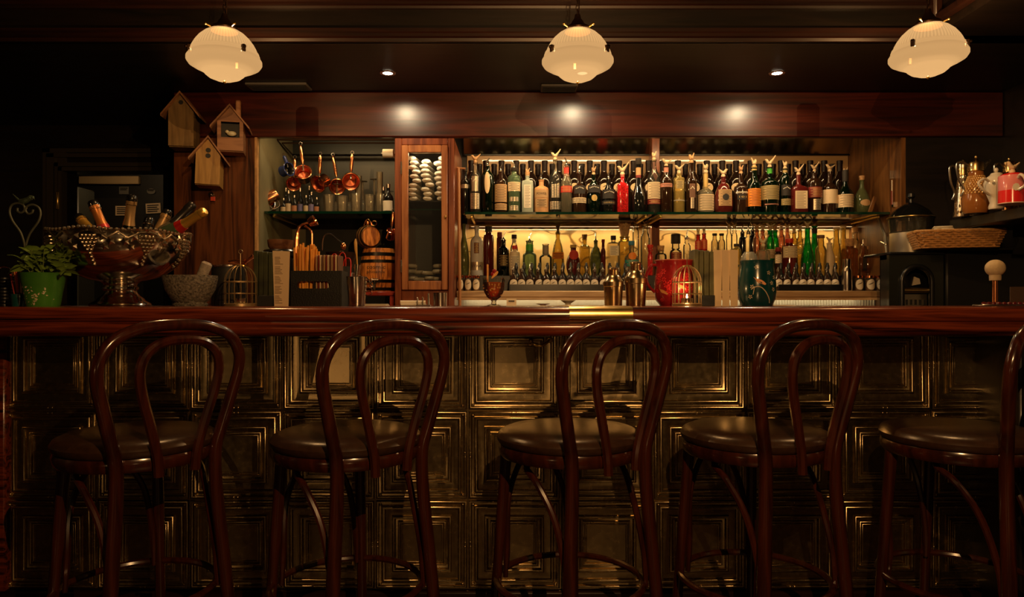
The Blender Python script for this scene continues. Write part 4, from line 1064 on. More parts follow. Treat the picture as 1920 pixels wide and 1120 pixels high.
# spirit bottles along the front of the upper shelf ----------------------------------------------
YU = 3.635
U = [
 (872, 17, 338, 318, 'round', 'black', 'black bottle with a pale lettered band beside the towel cabinet', [('cap', 8, 'black')], [('label', 347, 354, 'silver', 60)], 8),
 (891, 23, 330, 305, 'tall', 'clear', 'clear bottle etched with pale leaves and topped by a tan bird', [('birdo',)], [('crest', 332, 360, 'silver', 30), ('label', 364, 393, 'silver', 45)], 8),
 (914, 25, 328, 312, 'tall', 'dgreen', 'dark green bottle with long red rimmed oval label', [('spout', 0)], [('oval', 324, 365, 'cream', 42)], 9),
 (939, 23, 346, 322, 'round', 'brown', 'slim bourbon bottle with two tan labels and pourer', [('spout', 20)], [('label', 347, 380, 'tan', 74), ('label', 383, 395, 'tan', 74)], 8),
 (964, 25, 330, 318, 'round', 'pgreen', 'stout gin bottle with cream upper label and silver lower label', [('spout', 160), ('cap', 7, 'black')], [('label', 343, 360, 'cream', 65), ('label', 371, 379, 'silver', 40), ('label', 387, 396, 'silver', 40)], 10),
 (989, 22, 340, 330, 'square', 'frost', 'pale frosted square bottle with long white label', [('cork', 7), ('birdno', 0, .9)], [('flat', 348, 391, 'white', 62)], 7),
 (1015, 28, 352, 338, 'round', 'tan', 'tan stoneware bottle with dark lettering', [('spout', 10)], [('label', 358, 372, 'tan', 60, 'POWER'), ('label', 374, 390, 'tan', 50)], 9),
 (1041, 23, 333, 300, 'tall', 'clear', 'tall clear bottle with silver label under a raised bird', [('birdv',)], [('label', 347, 372, 'silver', 40), ('label', 379, 394, 'silver', 60)], 7),
 (1062, 21, 340, 312, 'tall', 'clearliq', 'bottle with bright red neck and broad red band', [('spout', 200)], [('neck', 312, 331, 'red'), ('label', 350, 362, 'red', 88)], 9),
 (1086, 26, 350, 325, 'round', 'brown', 'dark rum bottle with narrow cream label and small crown', [('spout', 30)], [('crest', 350, 365, 'black', 50), ('label', 372, 382, 'cream', 80)], 8),
 (1113, 28, 348, 328, 'pear', 'dgreen', 'round shouldered green bottle with a gold medallion', [('birdno',)], [('crest', 349, 363, 'black', 55), ('oval', 367, 379, 'gold', 40)], 7),
 (1141, 27, 356, 336, 'pear', 'black', 'squat black bottle with white crowned lettering', [('spout', 0)], [('crest', 357, 374, 'black', 60), ('label', 378, 385, 'black', 75, 'GORDO')], 8),
 (1167, 21, 346, 328, 'square', 'red', 'glittering red square bottle under a winged bird', [('birdv', 0, 1.2)], [], 7),
 (1197, 27, 354, 303, 'pear', 'black', 'black embossed decanter with striped cream and red neck', [('cap', 12, 'black')], [('neck', 315, 329, 'tan'), ('neck', 329, 350, 'dred')], 9),
 (1226, 24, 330, 300, 'tall', 'clear', 'clear bottle with large cream label edged red below', [('birdn',)], [('label', 343, 374, 'cream', 80), ('label', 375, 384, 'dred', 80)], 8),
 (1249, 22, 336, 312, 'tall', 'brown', 'dark bottle with pinkish foil neck and narrow shoulder label', [('birdf',)], [('neck', 312, 328, 'pink'), ('label', 345, 352, 'pink', 80)], 8),
 (1273, 21, 334, 324, 'cyl', 'yellow', 'pale gold cylinder bottle with etched leaves', [('bird',)], [('label', 340, 355, 'olivegold', 40), ('label', 376, 378, 'white', 80)], 10),
 (1296, 21, 338, 306, 'tall', 'brown', 'tall dark bottle etched with a white feather', [('birdno', 0, 1.2)], [('crest', 346, 372, 'brown', 30), ('label', 372, 392, 'silver', 18)], 8),
 (1323, 30, 360, 324, 'round', 'clearliq', 'squat decanter with cream label and long gilt neck', [('birdnl', 0, 1.2)], [('neck', 326, 355, 'gold'), ('label', 366, 396, 'cream', 82)], 8),
 (1356, 36, 352, 332, 'pear', 'dred', 'broad round red bottle with framed black portrait label', [('birdl', 0, 1.1)], [('label', 358, 388, 'tan', 42), ('oval', 366, 378, 'black', 34)], 9),
 (1389, 26, 350, 326, 'round', 'brown', 'bourbon bottle lettered white with red numerals', [('birdno',)], [('label', 361, 364, 'white', 60), ('label', 366, 376, 'black', 45, '101')], 9),
 (1414, 24, 346, 315, 'tall', 'dgreen', 'champagne bottle with bright orange label', [('birdnl', 0, 1.2)], [('neck', 312, 320, 'gold'), ('label', 355, 388, 'orange', 84)], 9),
 (1443, 33, 340, 314, 'round', 'dgreen', 'broad green cognac bottle with dull gold label', [('birdv', 0, 1.1)], [('neck', 316, 326, 'green'), ('label', 350, 376, 'olivegold', 84), ('label', 384, 386, 'pink', 50)], 9),
 (1472, 20, 332, 317, 'tall', 'dgreen', 'slim dark green bottle with round white crest', [('birdnl',)], [('neck', 316, 325, 'olivegold'), ('crest', 348, 368, 'black', 60), ('label', 374, 386, 'olivegold', 60)], 8),
 (1497, 29, 352, 328, 'square', 'dred', 'square red bourbon bottle with tall cream label', [('birdv', 0, 1.0)], [('flat', 360, 393, 'cream', 78)], 8),
 (1527, 27, 338, 322, 'round', 'brown', 'dark square shouldered bottle with slanting maroon label', [('birdv', 0, .9)], [('label', 352, 372, 'dred', 70), ('label', 375, 395, 'silver', 30)], 9),
 (1556, 28, 350, 322, 'round', 'brown', 'bottle with cream label and bold black initial', [('birdf', 0, 1.0)], [('label', 357, 383, 'cream', 84, 'Z')], 9),
 (1585, 28, 362, 330, 'tall', 'dgreen', 'dark burgundy shaped bottle with landscape label', [('cap', 22, 'black'), ('birdn',)], [('label', 366, 390, 'cream', 86)], 9),
 (1616, 32, 362, 338, 'pear', 'olive', 'pear shaped tequila bottle with cork and orange oval label', [('cork', 8)], [('oval', 376, 388, 'tan', 62)], 8),
]
for (px, w, sh, nk, shape, gl, lab, tops, labels, nw) in U:
    bottle(px, w, sh, nk, YU + random.uniform(-.012, .012), zs, shape, gl, lab, tops, labels, nw, grp='spirit bottles along the front of the upper shelf')
o = thing('swizzle_stick', 'long wooden swizzle stick with crossbar leaning beside the towel cabinet', 'stick', (X(863, 3.48), 3.46, 1.065))
a0 = Vector((0, 0, .0)); a1 = Vector((X(859, 3.5) - X(863, 3.48), .06, Z(314, 3.5) - 1.065))
MB().tube([a0, a1], [.007, .0085], 8).build('shaft', plain('tan_cane', (.42, .19, .07), .5), o)
MB().tube([a1 + Vector((-.008, 0, .001)), a1 + Vector((.034, 0, -.003))], .0045, 8).build('crossbar', plain('tan_cane', (.42, .19, .07), .5), o)

# ------------------------------------------------------------------ lower shelf
zr = 1.235; YL = 3.80
Lw = [
 (870, 20, 455, 420, 'pear', 'olive', 'olive glass bottle with slim neck beside the towel cabinet', [], [], 6, 3.76),
 (894, 24, 448, 424, 'round', 'white', 'white frosted bottle with a brown label reading STRA', [], [('label', 456, 476, 'brown', 22), ('label', 492, 507, 'silver', 72, 'STRA')], 8, 3.76),
 (916, 20, 440, 430, 'round', 'dred', 'dark red embossed bottle with black stopper behind the cocktail', [('cap', 10, 'black')], [], 11, 3.86),
 (944, 22, 466, 450, 'round', 'dgreen', 'green liqueur bottle with black pourer behind the bitters', [('spout', 0)], [('label', 478, 500, 'black', 60)], 9, 3.78),
 (937, 12, 446, 440, 'cyl', 'dred', 'small bottle with dark red cap on the lower shelf', [('cap', 9, 'dred')], [], 8, 3.88),
 (965, 20, 472, 464, 'round', 'cream', 'cream bottle with a red cap behind the bitters', [('cap', 7, 'red')], [('label', 480, 505, 'white', 60)], 8, 3.76),
 (964, 14, 462, 444, 'tall', 'clear', 'clear bottle with black and white capped neck', [('cap', 8, 'black')], [('neck', 446, 456, 'white')], 8, 3.88),
 (993, 26, 476, 452, 'round', 'pgreen', 'clear bottle with bright green neck label and silver pourer', [('spout', 0)], [('neck', 459, 474, 'green')], 13, 3.78),
 (1023, 24, 480, 458, 'round', 'clear', 'clear bottle with silver neck collar', [], [('neck', 460, 479, 'silver')], 11, 3.78),
 (1046, 24, 458, 436, 'pear', 'yellow', 'golden pear shaped decanter under a pale bird', [('birdn',)], [('label', 474, 486, 'orange', 60)], 8, 3.84),
 (1075, 27, 478, 462, 'flask', 'dred', 'round dark red liqueur bottle with beaded crown', [('cap', 6, 'gold')], [('oval', 470, 488, 'red', 70)], 10, 3.76),
 (1096, 20, 462, 448, 'square', 'yellow', 'square golden decanter between the round red and globe bottles', [('cork', 8)], [], 8, 3.86),
 (1117, 22, 466, 452, 'flask', 'olive', 'dark green globe shaped bottle', [('spout', 90)], [], 7, 3.80),
 (1131, 9, 470, 452, 'tall', 'dred', 'slim dark red bottle beside the green globe', [('cap', 6, 'dred')], [], 5, 3.78),
 (1150, 24, 456, 446, 'square', 'clearliq', 'square pale bottle with black beaded stopper', [('cap', 8, 'black')], [('flat', 462, 480, 'white', 70)], 8, 3.84),
 (1171, 26, 452, 444, 'round', 'yellow', 'wide pale decanter with a huge tapered cork', [], [], 16, 3.84),
 (1184, 26, 480, 456, 'round', 'clearliq', 'tequila bottle with orange sun label and teal base', [('cap', 8, 'blue')], [('oval', 474, 488, 'orange', 60), ('label', 488, 500, 'teal', 70)], 9, 3.76),
 (1192, 12, 432, 422, 'tall', 'clear', 'tall twisted clear bottle beside the cork decanter', [('birdn', 0, .8)], [], 8, 3.88),
 (1210, 18, 442, 424, 'tall', 'clearliq', 'tall clear bottle with crystal stopper beside the divider post', [('birdf', 0, .8)], [], 9, 3.84),
 (1219, 10, 478, 462, 'tall', 'red', 'slim red bottle behind the red jug', [('cap', 6, 'red')], [], 9, 3.70),
 (1239, 22, 476, 470, 'round', 'clear', 'teal tinted clear bottle with cork next to the divider post', [('cork', 9)], [], 10, 3.80),
 (1267, 22, 470, 448, 'round', 'clear', 'clear decanter with a broad black stopper', [('cap', 18, 'black')], [('label', 474, 492, 'dred', 60)], 14, 3.80),
 (1288, 14, 458, 446, 'round', 'clear', 'small clear bottle with dark pourer near the divider post', [('spout', 40)], [], 8, 3.86),
 (1309, 12, 452, 440, 'tall', 'redclear', 'slim bottle wrapped red with a gold top', [('birdn', 0, .8)], [('label', 452, 468, 'red', 80)], 7, 3.80),
 (1320, 12, 450, 438, 'tall', 'redclear', 'slim bottle wrapped red with a gold top', [('birdn', 0, .8)], [('label', 450, 468, 'red', 80)], 7, 3.82),
 (1340, 13, 452, 440, 'tall', 'clearliq', 'clear bottle with a dark flat cap above the menu stand', [('cap', 4, 'black')], [], 7, 3.82),
 (1353, 13, 452, 440, 'tall', 'clearliq', 'clear bottle with a dark flat cap above the menu stand', [('cap', 4, 'black')], [], 7, 3.80),
 (1367, 11, 440, 426, 'tall', 'clear', 'tall clear bottle with pale bird above the cream menus', [('birdv',)], [], 7, 3.84),
 (1377, 11, 440, 426, 'tall', 'clear', 'tall clear bottle with pale bird above the cream menus', [('birdv',)], [], 7, 3.86),
 (1381, 18, 466, 460, 'round', 'yellow', 'yellow bottle with a black capsule above the cream menus', [('cap', 5, 'black')], [], 8, 3.72),
 (1392, 13, 446, 436, 'tall', 'black', 'dark bottle with silver pourer behind the teal jug', [('spout', 0)], [], 7, 3.84),
 (1403, 13, 446, 436, 'tall', 'clear', 'clear bottle with silver pourer behind the teal jug', [('spout', 60)], [], 7, 3.80),
 (1411, 13, 444, 432, 'tall', 'black', 'dark bottle with bent black pourer behind the teal jug', [('spout', 180)], [], 7, 3.86),
 (1419, 13, 446, 432, 'tall', 'rose', 'rose tinted bottle with a bird above the teal jug', [('birdo',)], [], 7, 3.82),
 (1430, 13, 446, 432, 'tall', 'rose', 'rose tinted bottle with a bird above the teal jug', [('birdf',)], [], 7, 3.86),
 (1431, 22, 470, 462, 'square', 'clearliq', 'squat clear square bottle with white bird beside the teal jug', [('birdv', 0, 1.1)], [], 8, 3.70),
 (1444, 14, 446, 432, 'round', 'green', 'green glass bottle of the pair with birds by the teal jug', [('birdf',)], [('label', 468, 485, 'cream', 70)], 9, 3.80),
 (1453, 14, 446, 432, 'round', 'green', 'green glass bottle of the pair with birds by the teal jug', [('birdo',)], [('label', 468, 485, 'cream', 70)], 9, 3.84),
 (1465, 12, 442, 430, 'tall', 'rose', 'pinkish bottle with bird stopper behind the red capped bottle', [('bird',)], [], 7, 3.86),
 (1476, 12, 442, 428, 'tall', 'rose', 'pinkish bottle with bird stopper behind the red capped bottle', [('birdl',)], [], 7, 3.88),
 (1480, 28, 460, 452, 'round', 'dred', 'dark red bottle with red cap and arched cream label', [('cap', 8, 'red')], [('label', 463, 484, 'cream', 70)], 12, 3.74),
 (1459, 13, 474, 468, 'round', 'brown', 'small brown bottle with cream label beside the arched label bottle', [('cap', 8, 'dred')], [('label', 478, 494, 'cream', 70)], 9, 3.70),
 (1489, 12, 448, 436, 'tall', 'yellow', 'pale yellow bottle with bird before the emerald pair', [('birdl',)], [], 7, 3.86),
 (1500, 12, 448, 432, 'tall', 'yellow', 'pale yellow bottle with bird before the emerald pair', [('birdv', 0, .9)], [('label', 466, 478, 'yellow', 70)], 7, 3.84),
 (1514, 24, 462, 428, 'pear', 'green', 'emerald green decanter with a white bird', [('bird',)], [], 9, 3.78),
 (1527, 22, 460, 424, 'pear', 'green', 'emerald green decanter with dark collar and white bird', [('birdo',)], [('neck', 428, 438, 'black')], 9, 3.84),
 (1539, 20, 466, 444, 'tall', 'yellow', 'ribbed yellow bottle with flaring shoulders', [('cap', 6, 'brown')], [], 11, 3.76),
 (1555, 20, 470, 456, 'flask', 'cream', 'cream glazed flask among the yellow decanters', [('birdf', 0, .8)], [], 9, 3.76),
 (1568, 18, 455, 428, 'flask', 'yellow', 'long necked yellow decanter with glass lip', [('cap', 4, 'cream')], [], 9, 3.82),
 (1581, 18, 455, 426, 'flask', 'yellow', 'long necked yellow decanter with glass lip', [('cap', 4, 'cream')], [], 9, 3.86),
 (1593, 24, 466, 462, 'square', 'amber', 'square amber bottle with a tall brown stopper', [('cork', 14)], [], 13, 3.78),
 (1603, 16, 450, 436, 'round', 'clearliq', 'clear bottle with tan cork beside the amber bottles', [('cork', 9)], [], 9, 3.88),
 (1618, 16, 480, 462, 'square', 'amber', 'square amber bottle with clear shoulders', [('spout', 30)], [('flat', 484, 508, 'black', 50)], 8, 3.80),
 (1630, 12, 482, 468, 'square', 'amber', 'narrow amber bottle against the cedar panel', [('cork', 6)], [], 7, 3.78),
]
for (px, w, sh, nk, shape, gl, lab, tops, labels, nw, Y) in Lw:
    o = bottle(px, w, sh, nk, Y, zr, shape, gl, lab, tops, labels, nw, grp='bottles and decanters on the lower shelf')
    if 'huge tapered cork' in lab:
        h = Z(444, Y) - zr
        MB().lathe([(.020, h - .01), (.022, h + .01), (.033, h + .07), (.031, h + .074), (0, h + .074)], 18).build('cork', M_cork, o)

# bitters bottles in black trays
def tray(px0, px1, lab):
    Y = 3.60; o = thing('bitters_tray', lab, 'tray', (X((px0+px1)/2, Y), Y, 1.153)); h = (px1-px0)*S(Y)/2
    MB().box(-h, h, -.062, .062, 0, .006).build('base', M_black, o)
    MB().box(-h, h, -.066, -.062, 0, .032, .001).build('front_board', M_black, o)
    MB().box(-h, h, .062, .066, 0, .032, .001).build('rear_board', M_black, o)
    for s in (-1, 1): MB().box(s*h - .002, s*h + .002, -.066, .066, 0, .032).build('end_board', M_black, o)
tray(956, 1215, 'long black tray of bitters bottles behind the shakers')
tray(1452, 1576, 'short black tray of bitters bottles beside the teal jug')
def bitters_proto(k):
    o = thing('bitters_bottle', ['small dark bitters bottle with quill label and metal dasher', 'small black dropper bottle with quill label in the rear row'][k], 'bottle', (0, 0, 0), 0,
              ['bitters bottles in the front row of the trays', 'bitters bottles in the rear row of the trays'][k])
    r, h = (.0200, .112) if k == 0 else (.0185, .135)
    MB().lathe([(0, 0), (r*.95, 0), (r, h*.03), (r, h*.46), (r*.86, h*.55), (r*.42, h*.66), (r*.38, h*.82), (0, h*.82)], 14).build('glass', GL['brown' if k == 0 else 'black'], o)
    if k == 0: MB().lathe([(r*.45, h*.80), (r*.48, h*.9), (r*.2, h*.93), (r*.14, h*1.0), (0, h*1.01)], 10).build('dasher', M_steel, o)
    else: MB().lathe([(r*.5, h*.78), (r*.52, h*.9), (r*.36, h*.93), (r*.33, h*1.0), (0, h*1.02)], 10).build('dropper_cap', M_black, o)
    hw = r*1.15; arc = [(hw*math.cos(math.pi*q/12), h*.27 + h*.19*math.sin(math.pi*q/12)) for q in range(13)]
    lb = MB().sheet(r + .0007, [(-hw, h*.05), (0, h*.05), (hw, h*.05)] + arc).build('label', LC['white'], o)
    feather_mb(.0105, r, h*.30, .0014).build('quill_mark', M_ink, lb)
    return o
b0, b1 = bitters_proto(0), bitters_proto(1); first = [True, True]
def put_b(k, px, Y, z):
    p = (b0, b1)[k]; loc = (X(px, Y), Y, z)
    if first[k]: p.location = loc; first[k] = False
    else: dup(p, loc, R(random.uniform(-25, 25)))
for a, b in ((963, 1210), (1459, 1571)):
    px = a
    while px < b: put_b(0, px, 3.566, 1.159); px += 15.2
    px = a + 5
    while px < b: put_b(1, px, 3.612 + random.uniform(-.002, .002), 1.159); px += 14.6
    px = a + 1
# jars with quill labels on the ledge
def jar(px, w, lab, fill):
    Y = 3.56; r = w*S(Y)/2; h = Z(517, Y) - 1.153
    o = thing('spice_jar', lab, 'jar', (X(px, Y), Y, 1.153), 0, 'jars with quill labels on the ledge')
    MB().lathe([(0, 0), (r*.94, 0), (r, h*.04), (r, h*.76), (r*.9, h*.83), (r*.9, h*.85)], 18).build('glass', M_glass, o)
    MB().lathe([(0, h*.02), (r*.9, h*.02), (r*.92, h*.7), (0, h*.7)], 16).build('contents', plain('jar_' + lab.split()[1], fill, .8, noise=.4, nscale=150), o)
    MB().lathe([(r*.93, h*.84), (r*.96, h*.85), (r*.96, h*.99), (r*.9, h), (0, h)], 18).build('lid', M_copper, o)
    lb = MB().sheet(r + .0008, ovalpts(r*1.0, h*.34, h*.42)).build('label', LC['white'], o)
    feather_mb(r*.62, r, h*.47, .0016).build('quill_mark', M_ink, lb)
jar(863, 14, 'jar of brown spice with quill label against the towel cabinet', (.25, .12, .05))
jar(878, 14, 'jar of tan spice with quill label between two others', (.45, .3, .14))
jar(893, 15, 'jar of ochre spice with quill label nearest the cocktail glass', (.38, .2, .07))
jar(1609, 17, 'jar of grey leaves with quill label beside the steel flask', (.10, .10, .07))
jar(1630, 18, 'jar of straw coloured spice with quill label beneath the amber bottles', (.36, .27, .14))
jar(1648, 15, 'jar of olive seeds with quill label beneath the cedar panel', (.16, .14, .08))
jar(1664, 14, 'jar of pink grains with quill label next to the black machine', (.5, .12, .08))
Y = 3.54
o = thing('steel_flask', 'slim steel shaker standing on the ledge beside the bitters tray', 'shaker', (X(1588, Y), Y, 1.153)); r = 9.5*S(Y); h = Z(486, Y) - 1.153
MB().lathe([(0, 0), (r, 0), (r*1.02, h*.03), (r*.96, h*.6), (r*.96, h*.61)], 20, caps=False).build('cup', M_steel, o)
MB().lathe([(r*.98, h*.6), (r*1.0, h*.62), (r*.75, h*.72), (r*.78, h*.78), (r*.8, h), (0, h)], 20).build('cap', M_silver, o)
# ------------------------------------------------------------------ things on the bar
ZT = 1.085
# champagne punch bowl
Yc = 2.45; cxb = X(226, Yc)
o = thing('punch_bowl', 'large silver footed punch bowl decorated with grape clusters holding champagne bottles', 'bowl', (cxb, Yc, ZT))
prof = [(0, 0), (.093, 0), (.096, .004), (.093, .010), (.078, .018), (.073, .026), (.062, .034), (.053, .044), (.050, .052), (.056, .058), (.056, .064), (.050, .070), (.054, .078), (.062, .082)]
MB().lathe(prof, 40).build('foot', M_silver, o)
bowl = [(.050, .080), (.098, .090), (.140, .109), (.175, .136), (.197, .163), (.210, .190), (.214, .222), (.213, .240), (.217, .246), (.208, .244), (.204, .19), (.165, .14), (.09, .10), (0, .094)]
MB().lathe(bowl, 48, caps=False).build('basin', M_silver, o)
rim = MB()
for i in range(84):
    a = 2*math.pi*i/84; rr = .217 + .003*math.sin(5*a)
    rim.ell((rr*math.cos(a), rr*math.sin(a), .246 + .0035*math.sin(7*a)), (.0065, .0065, .006), 6, 4)
rim.build('beaded_rim', M_silverdec, o)
def rb_(z):
    for (r0, z0), (r1, z1) in zip(bowl[:8], bowl[1:9]):
        if z0 <= z <= z1: return r0 + (r1-r0)*(z-z0)/max(z1-z0, 1e-6)
    return .21
for k in range(8):
    ang = R(-90 + 4 + 45*k); cl = MB()
    for row in range(9):
        n = max(1, 5 - abs(row - 1) if row > 1 else 4 + row)
        for q in range(n):
            z = .222 - .011*row; r = rb_(z) + .003
            a = ang + (q - (n-1)/2)*.011/r*1.05
            cl.ell((r*math.cos(a), r*math.sin(a), z), (.0062, .0062, .0062), 7, 5)
    cl.build('grape_cluster', M_silverdec, o)
    lf = MB()
    for sgn in (-1, 1):
        for (da, z, s) in ((.19, .222, 1.0), (.30, .205, .8), (.22, .188, .7)):
            r = rb_(z) + .003; a = ang + sgn*da
            c = Vector((r*math.cos(a), r*math.sin(a), z)); t = Vector((-math.sin(a), math.cos(a), 0)); u = Vector((0, 0, 1)); nrm = Vector((math.cos(a), math.sin(a), 0))
            vs = [c + nrm*.004]
            for q in range(10):
                th = 2*math.pi*q/10; ra = .019*s*(1.0 if q % 2 else .6); vs.append(c + t*math.cos(th)*ra + u*math.sin(th)*ra - nrm*.002)
            lf.add(vs, [(0, q+1, (q+1) % 10 + 1) for q in range(10)])
        p = [(rb_(zz) + .004, ang + sgn*aa, zz) for aa, zz in ((.02, .238), (.10, .236), (.17, .228), (.26, .218), (.34, .228), (.39, .236))]
        lf.tube([(r*math.cos(a), r*math.sin(a), z) for r, a, z in p], .0032, 6)
    lf.build('vine_leaves', M_silverdec, o)
# champagne bottles: tip and foot given in pixels
def champagne(tip, foot, Y0, Y1, foil, band, gl, lab, wire=True, L=.27):
    a = Vector((X(tip[0], Y0), Y0, Z(tip[1], Y0))); b = Vector((X(foot[0], Y1), Y1, Z(foot[1], Y1)))
    d = (a - b).normalized(); base = a - d*L
    o = thing('champagne_bottle', lab, 'bottle', base, 0, 'champagne bottles in the punch bowl')
    M = d.to_track_quat('Z', 'Y').to_matrix().to_4x4()
    MB().lathe([(0, .05), (.026, .05), (.029, .056), (.030, .10), (.030, .125), (.026, .155), (.018, .185), (.0145, .21), (.0138, .255), (.0162, .257), (.0162, .264), (.0138, .266), (0, .267)], 20, M).build('glass', GL[gl], o)
    if foil:
        MB().lathe([(.0195, .183), (.0158, .207), (.0152, .250), (.0172, .256), (.0172, .266)], 18, M, caps=False).build('foil', foil, o)
        MB().lathe([(.0158, .266), (.0165, .270), (.016, .281), (.012, .286), (0, .287)], 16, M).build('cap', M_black if wire else foil, o)
    if band: MB().lathe([(.0225, .172), (.0202, .184), (.0185, .196), (.0178, .196)], 18, M, caps=False).build('neck_band', band, o)
    if wire:
        w = MB()
        for q in range(4):
            th = math.pi*q/2; w.tube([M @ Vector((.0178*math.cos(th), .0178*math.sin(th), .252)), M @ Vector((.0185*math.cos(th), .0185*math.sin(th), .272)), M @ Vector((.004*math.cos(th), .004*math.sin(th), .289))], .0009, 5)
        w.tube([M @ p for p in ringpts(.0182, .254, 20)], .0010, 5, closed=True)
        w.build('wire_cage', M_silver, o)
    return o
FO = plain('orange_foil', (.62, .22, .05), .35, .5); FG = plain('gold_foil', (.80, .46, .08), .3, .7); FT = plain('tan_foil', (.42, .26, .11), .4, .5)
RB = plain('red_foil', (.50, .02, .012), .35, .3); DKF = plain('black_foil', (.012, .011, .010), .3)
champagne((176, 385), (216, 480), 2.45, 2.45, FO, plain('pink_red_foil', (.60, .05, .05), .35, .3), 'black', 'champagne bottle with orange foil and pink band leaning back in the bowl')
champagne((247, 375), (236, 470), 2.44, 2.46, FT, None, 'dgreen', 'champagne bottle with dull tan foil standing nearly upright in the bowl')
champagne((150, 410), (206, 470), 2.52, 2.47, FG, None, 'black', 'champagne bottle with dark wired cap low at the rim by the plant')
champagne((279, 416), (262, 480), 2.56, 2.50, DKF, None, 'dgreen', 'short dark champagne bottle deep in the bowl')
champagne((312, 402), (276, 476), 2.55, 2.50, FT, RB, 'black', 'champagne bottle with wired cap tucked behind the gold one')
champagne((357, 388), (268, 478), 2.56, 2.50, DKF, None, 'clearliq', 'champagne bottle with black capsule leaning out behind the gold one', False)
champagne((378, 400), (250, 480), 2.41, 2.46, FG, RB, 'pgreen', 'champagne bottle with gold foil and red band leaning far out of the bowl', False)

# potted herb with painted tub
Yp_ = 2.27; o = thing('potted_herb', 'leafy herb in a green painted tub with white flowers', 'plant', (X(81, Yp_), Yp_, ZT)); s = S(Yp_)
hp = Z(512, Yp_) - ZT
MB().lathe([(0, 0), (27*s, 0), (28*s, .004), (38*s, hp - .004), (39*s, hp), (36*s, hp), (34*s, hp - .02), (0, hp - .02)], 32, caps=False).build('tub', plain('green_enamel', (.055, .20, .018), .35, noise=.25, nscale=12), o)
MB().lathe([(0, hp - .016), (35*s, hp - .016)], 24, caps=False).build('soil', plain('soil', (.02, .012, .007), .9), o)
fl = MB()
for i in range(46):
    a = R(-90 + random.gauss(5, 26)); z = hp*random.uniform(.05, .6); r = 27*s + (38 - 27)*s*z/hp + .0012
    t = Vector((-math.sin(a), math.cos(a), 0)); u = Vector((0, 0, 1)); n_ = Vector((math.cos(a), math.sin(a), 0)); c = n_*r + Vector((0, 0, z)); L = random.uniform(.004, .010); th = random.uniform(0, 6.28)
    d1 = t*math.cos(th) + u*math.sin(th); d2 = t*-math.sin(th) + u*math.cos(th)
    fl.add([c - d1*L*.2, c + d1*L*.5 + d2*L*.3, c + d1*L, c + d1*L*.5 - d2*L*.3], [(0, 1, 2, 3)])
fl.build('painted_flowers', plain('painted_cream', (.62, .50, .34), .5), o)
lm = MB(); V = []; Fc = []
for i in range(6):
    t = i/5; w = .36*math.sin(math.pi*min(1, t*.9 + .06))*(1 - .25*t); zc = .12*math.sin(math.pi*t) - .14*t*t
    V += [(t, -w, zc - .04*w), (t, 0, zc + .03), (t, w, zc - .04*w)]
for i in range(5):
    for q in (0, 1): Fc.append((3*i+q, 3*i+q+1, 3*i+4+q, 3*i+3+q))
lm.add(V, Fc)
M_leaf = plain('herb_leaf', (.17, .27, .04), .5, noise=.35, nscale=60)
lme = lm.mesh('leaf', M_leaf, 80)
def leafy(o, cx_, cz0, nst, spread, hmin, hmax, lsz):
    for st in range(nst):
        a = random.uniform(0, 6.28); q = random.uniform(.2, 1); b0 = Vector((cx_ + .03*q*math.cos(a), .03*q*math.sin(a), cz0))
        tip = Vector((cx_ + spread*q*math.cos(a)*1.35, spread*q*math.sin(a), cz0 + random.uniform(hmin, hmax)*(1.1 - .4*q)))
        pts = spline([b0, b0.lerp(tip, .5) + Vector((0, 0, .012)), tip], 4)
        MB().tube(pts, [.0016, .0012, .0008], 5).build('stem', plain('herb_stem', (.16, .20, .05), .6), o)
        for k in range(7):
            t = .45 + .55*k/6; p = pts[0].lerp(pts[-1], t) + Vector((0, 0, .010*math.sin(math.pi*t)))
            l = place('leaf', lme, o, p); l.rotation_euler = (random.uniform(-1.1, 1.1), random.uniform(-.8, .6), a + random.uniform(-1, 1) + (math.pi*.55 if k % 2 else -math.pi*.55)*(k < 6)); sc = lsz*random.uniform(.7, 1.15); l.scale = (sc, sc, sc)
leafy(o, 0, hp - .018, 17, .058, .045, .105, .038)
leafy(o, .045, hp - .02, 4, .065, .02, .055, .042)
# heart shaped wire stake with bird, standing in the tub
o = thing('garden_stake', 'verdigris wire stake bent to a heart with a perched bird', 'ornament', (X(46, 2.29), 2.29, ZT + hp - .02)); s = S(2.29)
def hp_(px, py): return (X(px, 2.29) - X(46, 2.29), 0, Z(py, 2.29) - (ZT + hp - .02))
M_verd = plain('verdigris_wire', (.16, .17, .12), .45, .6)
left = [(47, 512), (46.5, 470), (45, 455), (38, 435), (24, 415), (18, 398), (22, 385), (34, 381), (44, 385), (46, 394), (40, 399), (33, 396), (33, 390)]
right = [(49, 512), (48.5, 470), (50, 455), (57, 437), (71, 417), (76, 402), (73, 390), (62, 384), (51, 387), (48, 395), (53, 401), (60, 399), (62, 393)]
MB().tube(spline([hp_(*p) for p in left], 5), .0032, 7).build('left_scroll', M_verd, o)
MB().tube(spline([hp_(*p) for p in right], 5), .0032, 7).build('right_scroll', M_verd, o)
bd = [hp_(*p) for p in ((24, 364), (30, 370), (38, 377), (46, 377), (54, 373), (60, 370), (65, 374))]
MB().tube(spline(bd, 3), [.001, .002, .003, .0075, .009, .0075, .008, .0055, .0008], 8).build('bird', plain('green_bronze_bird', (.10, .14, .09), .4, .6), o)

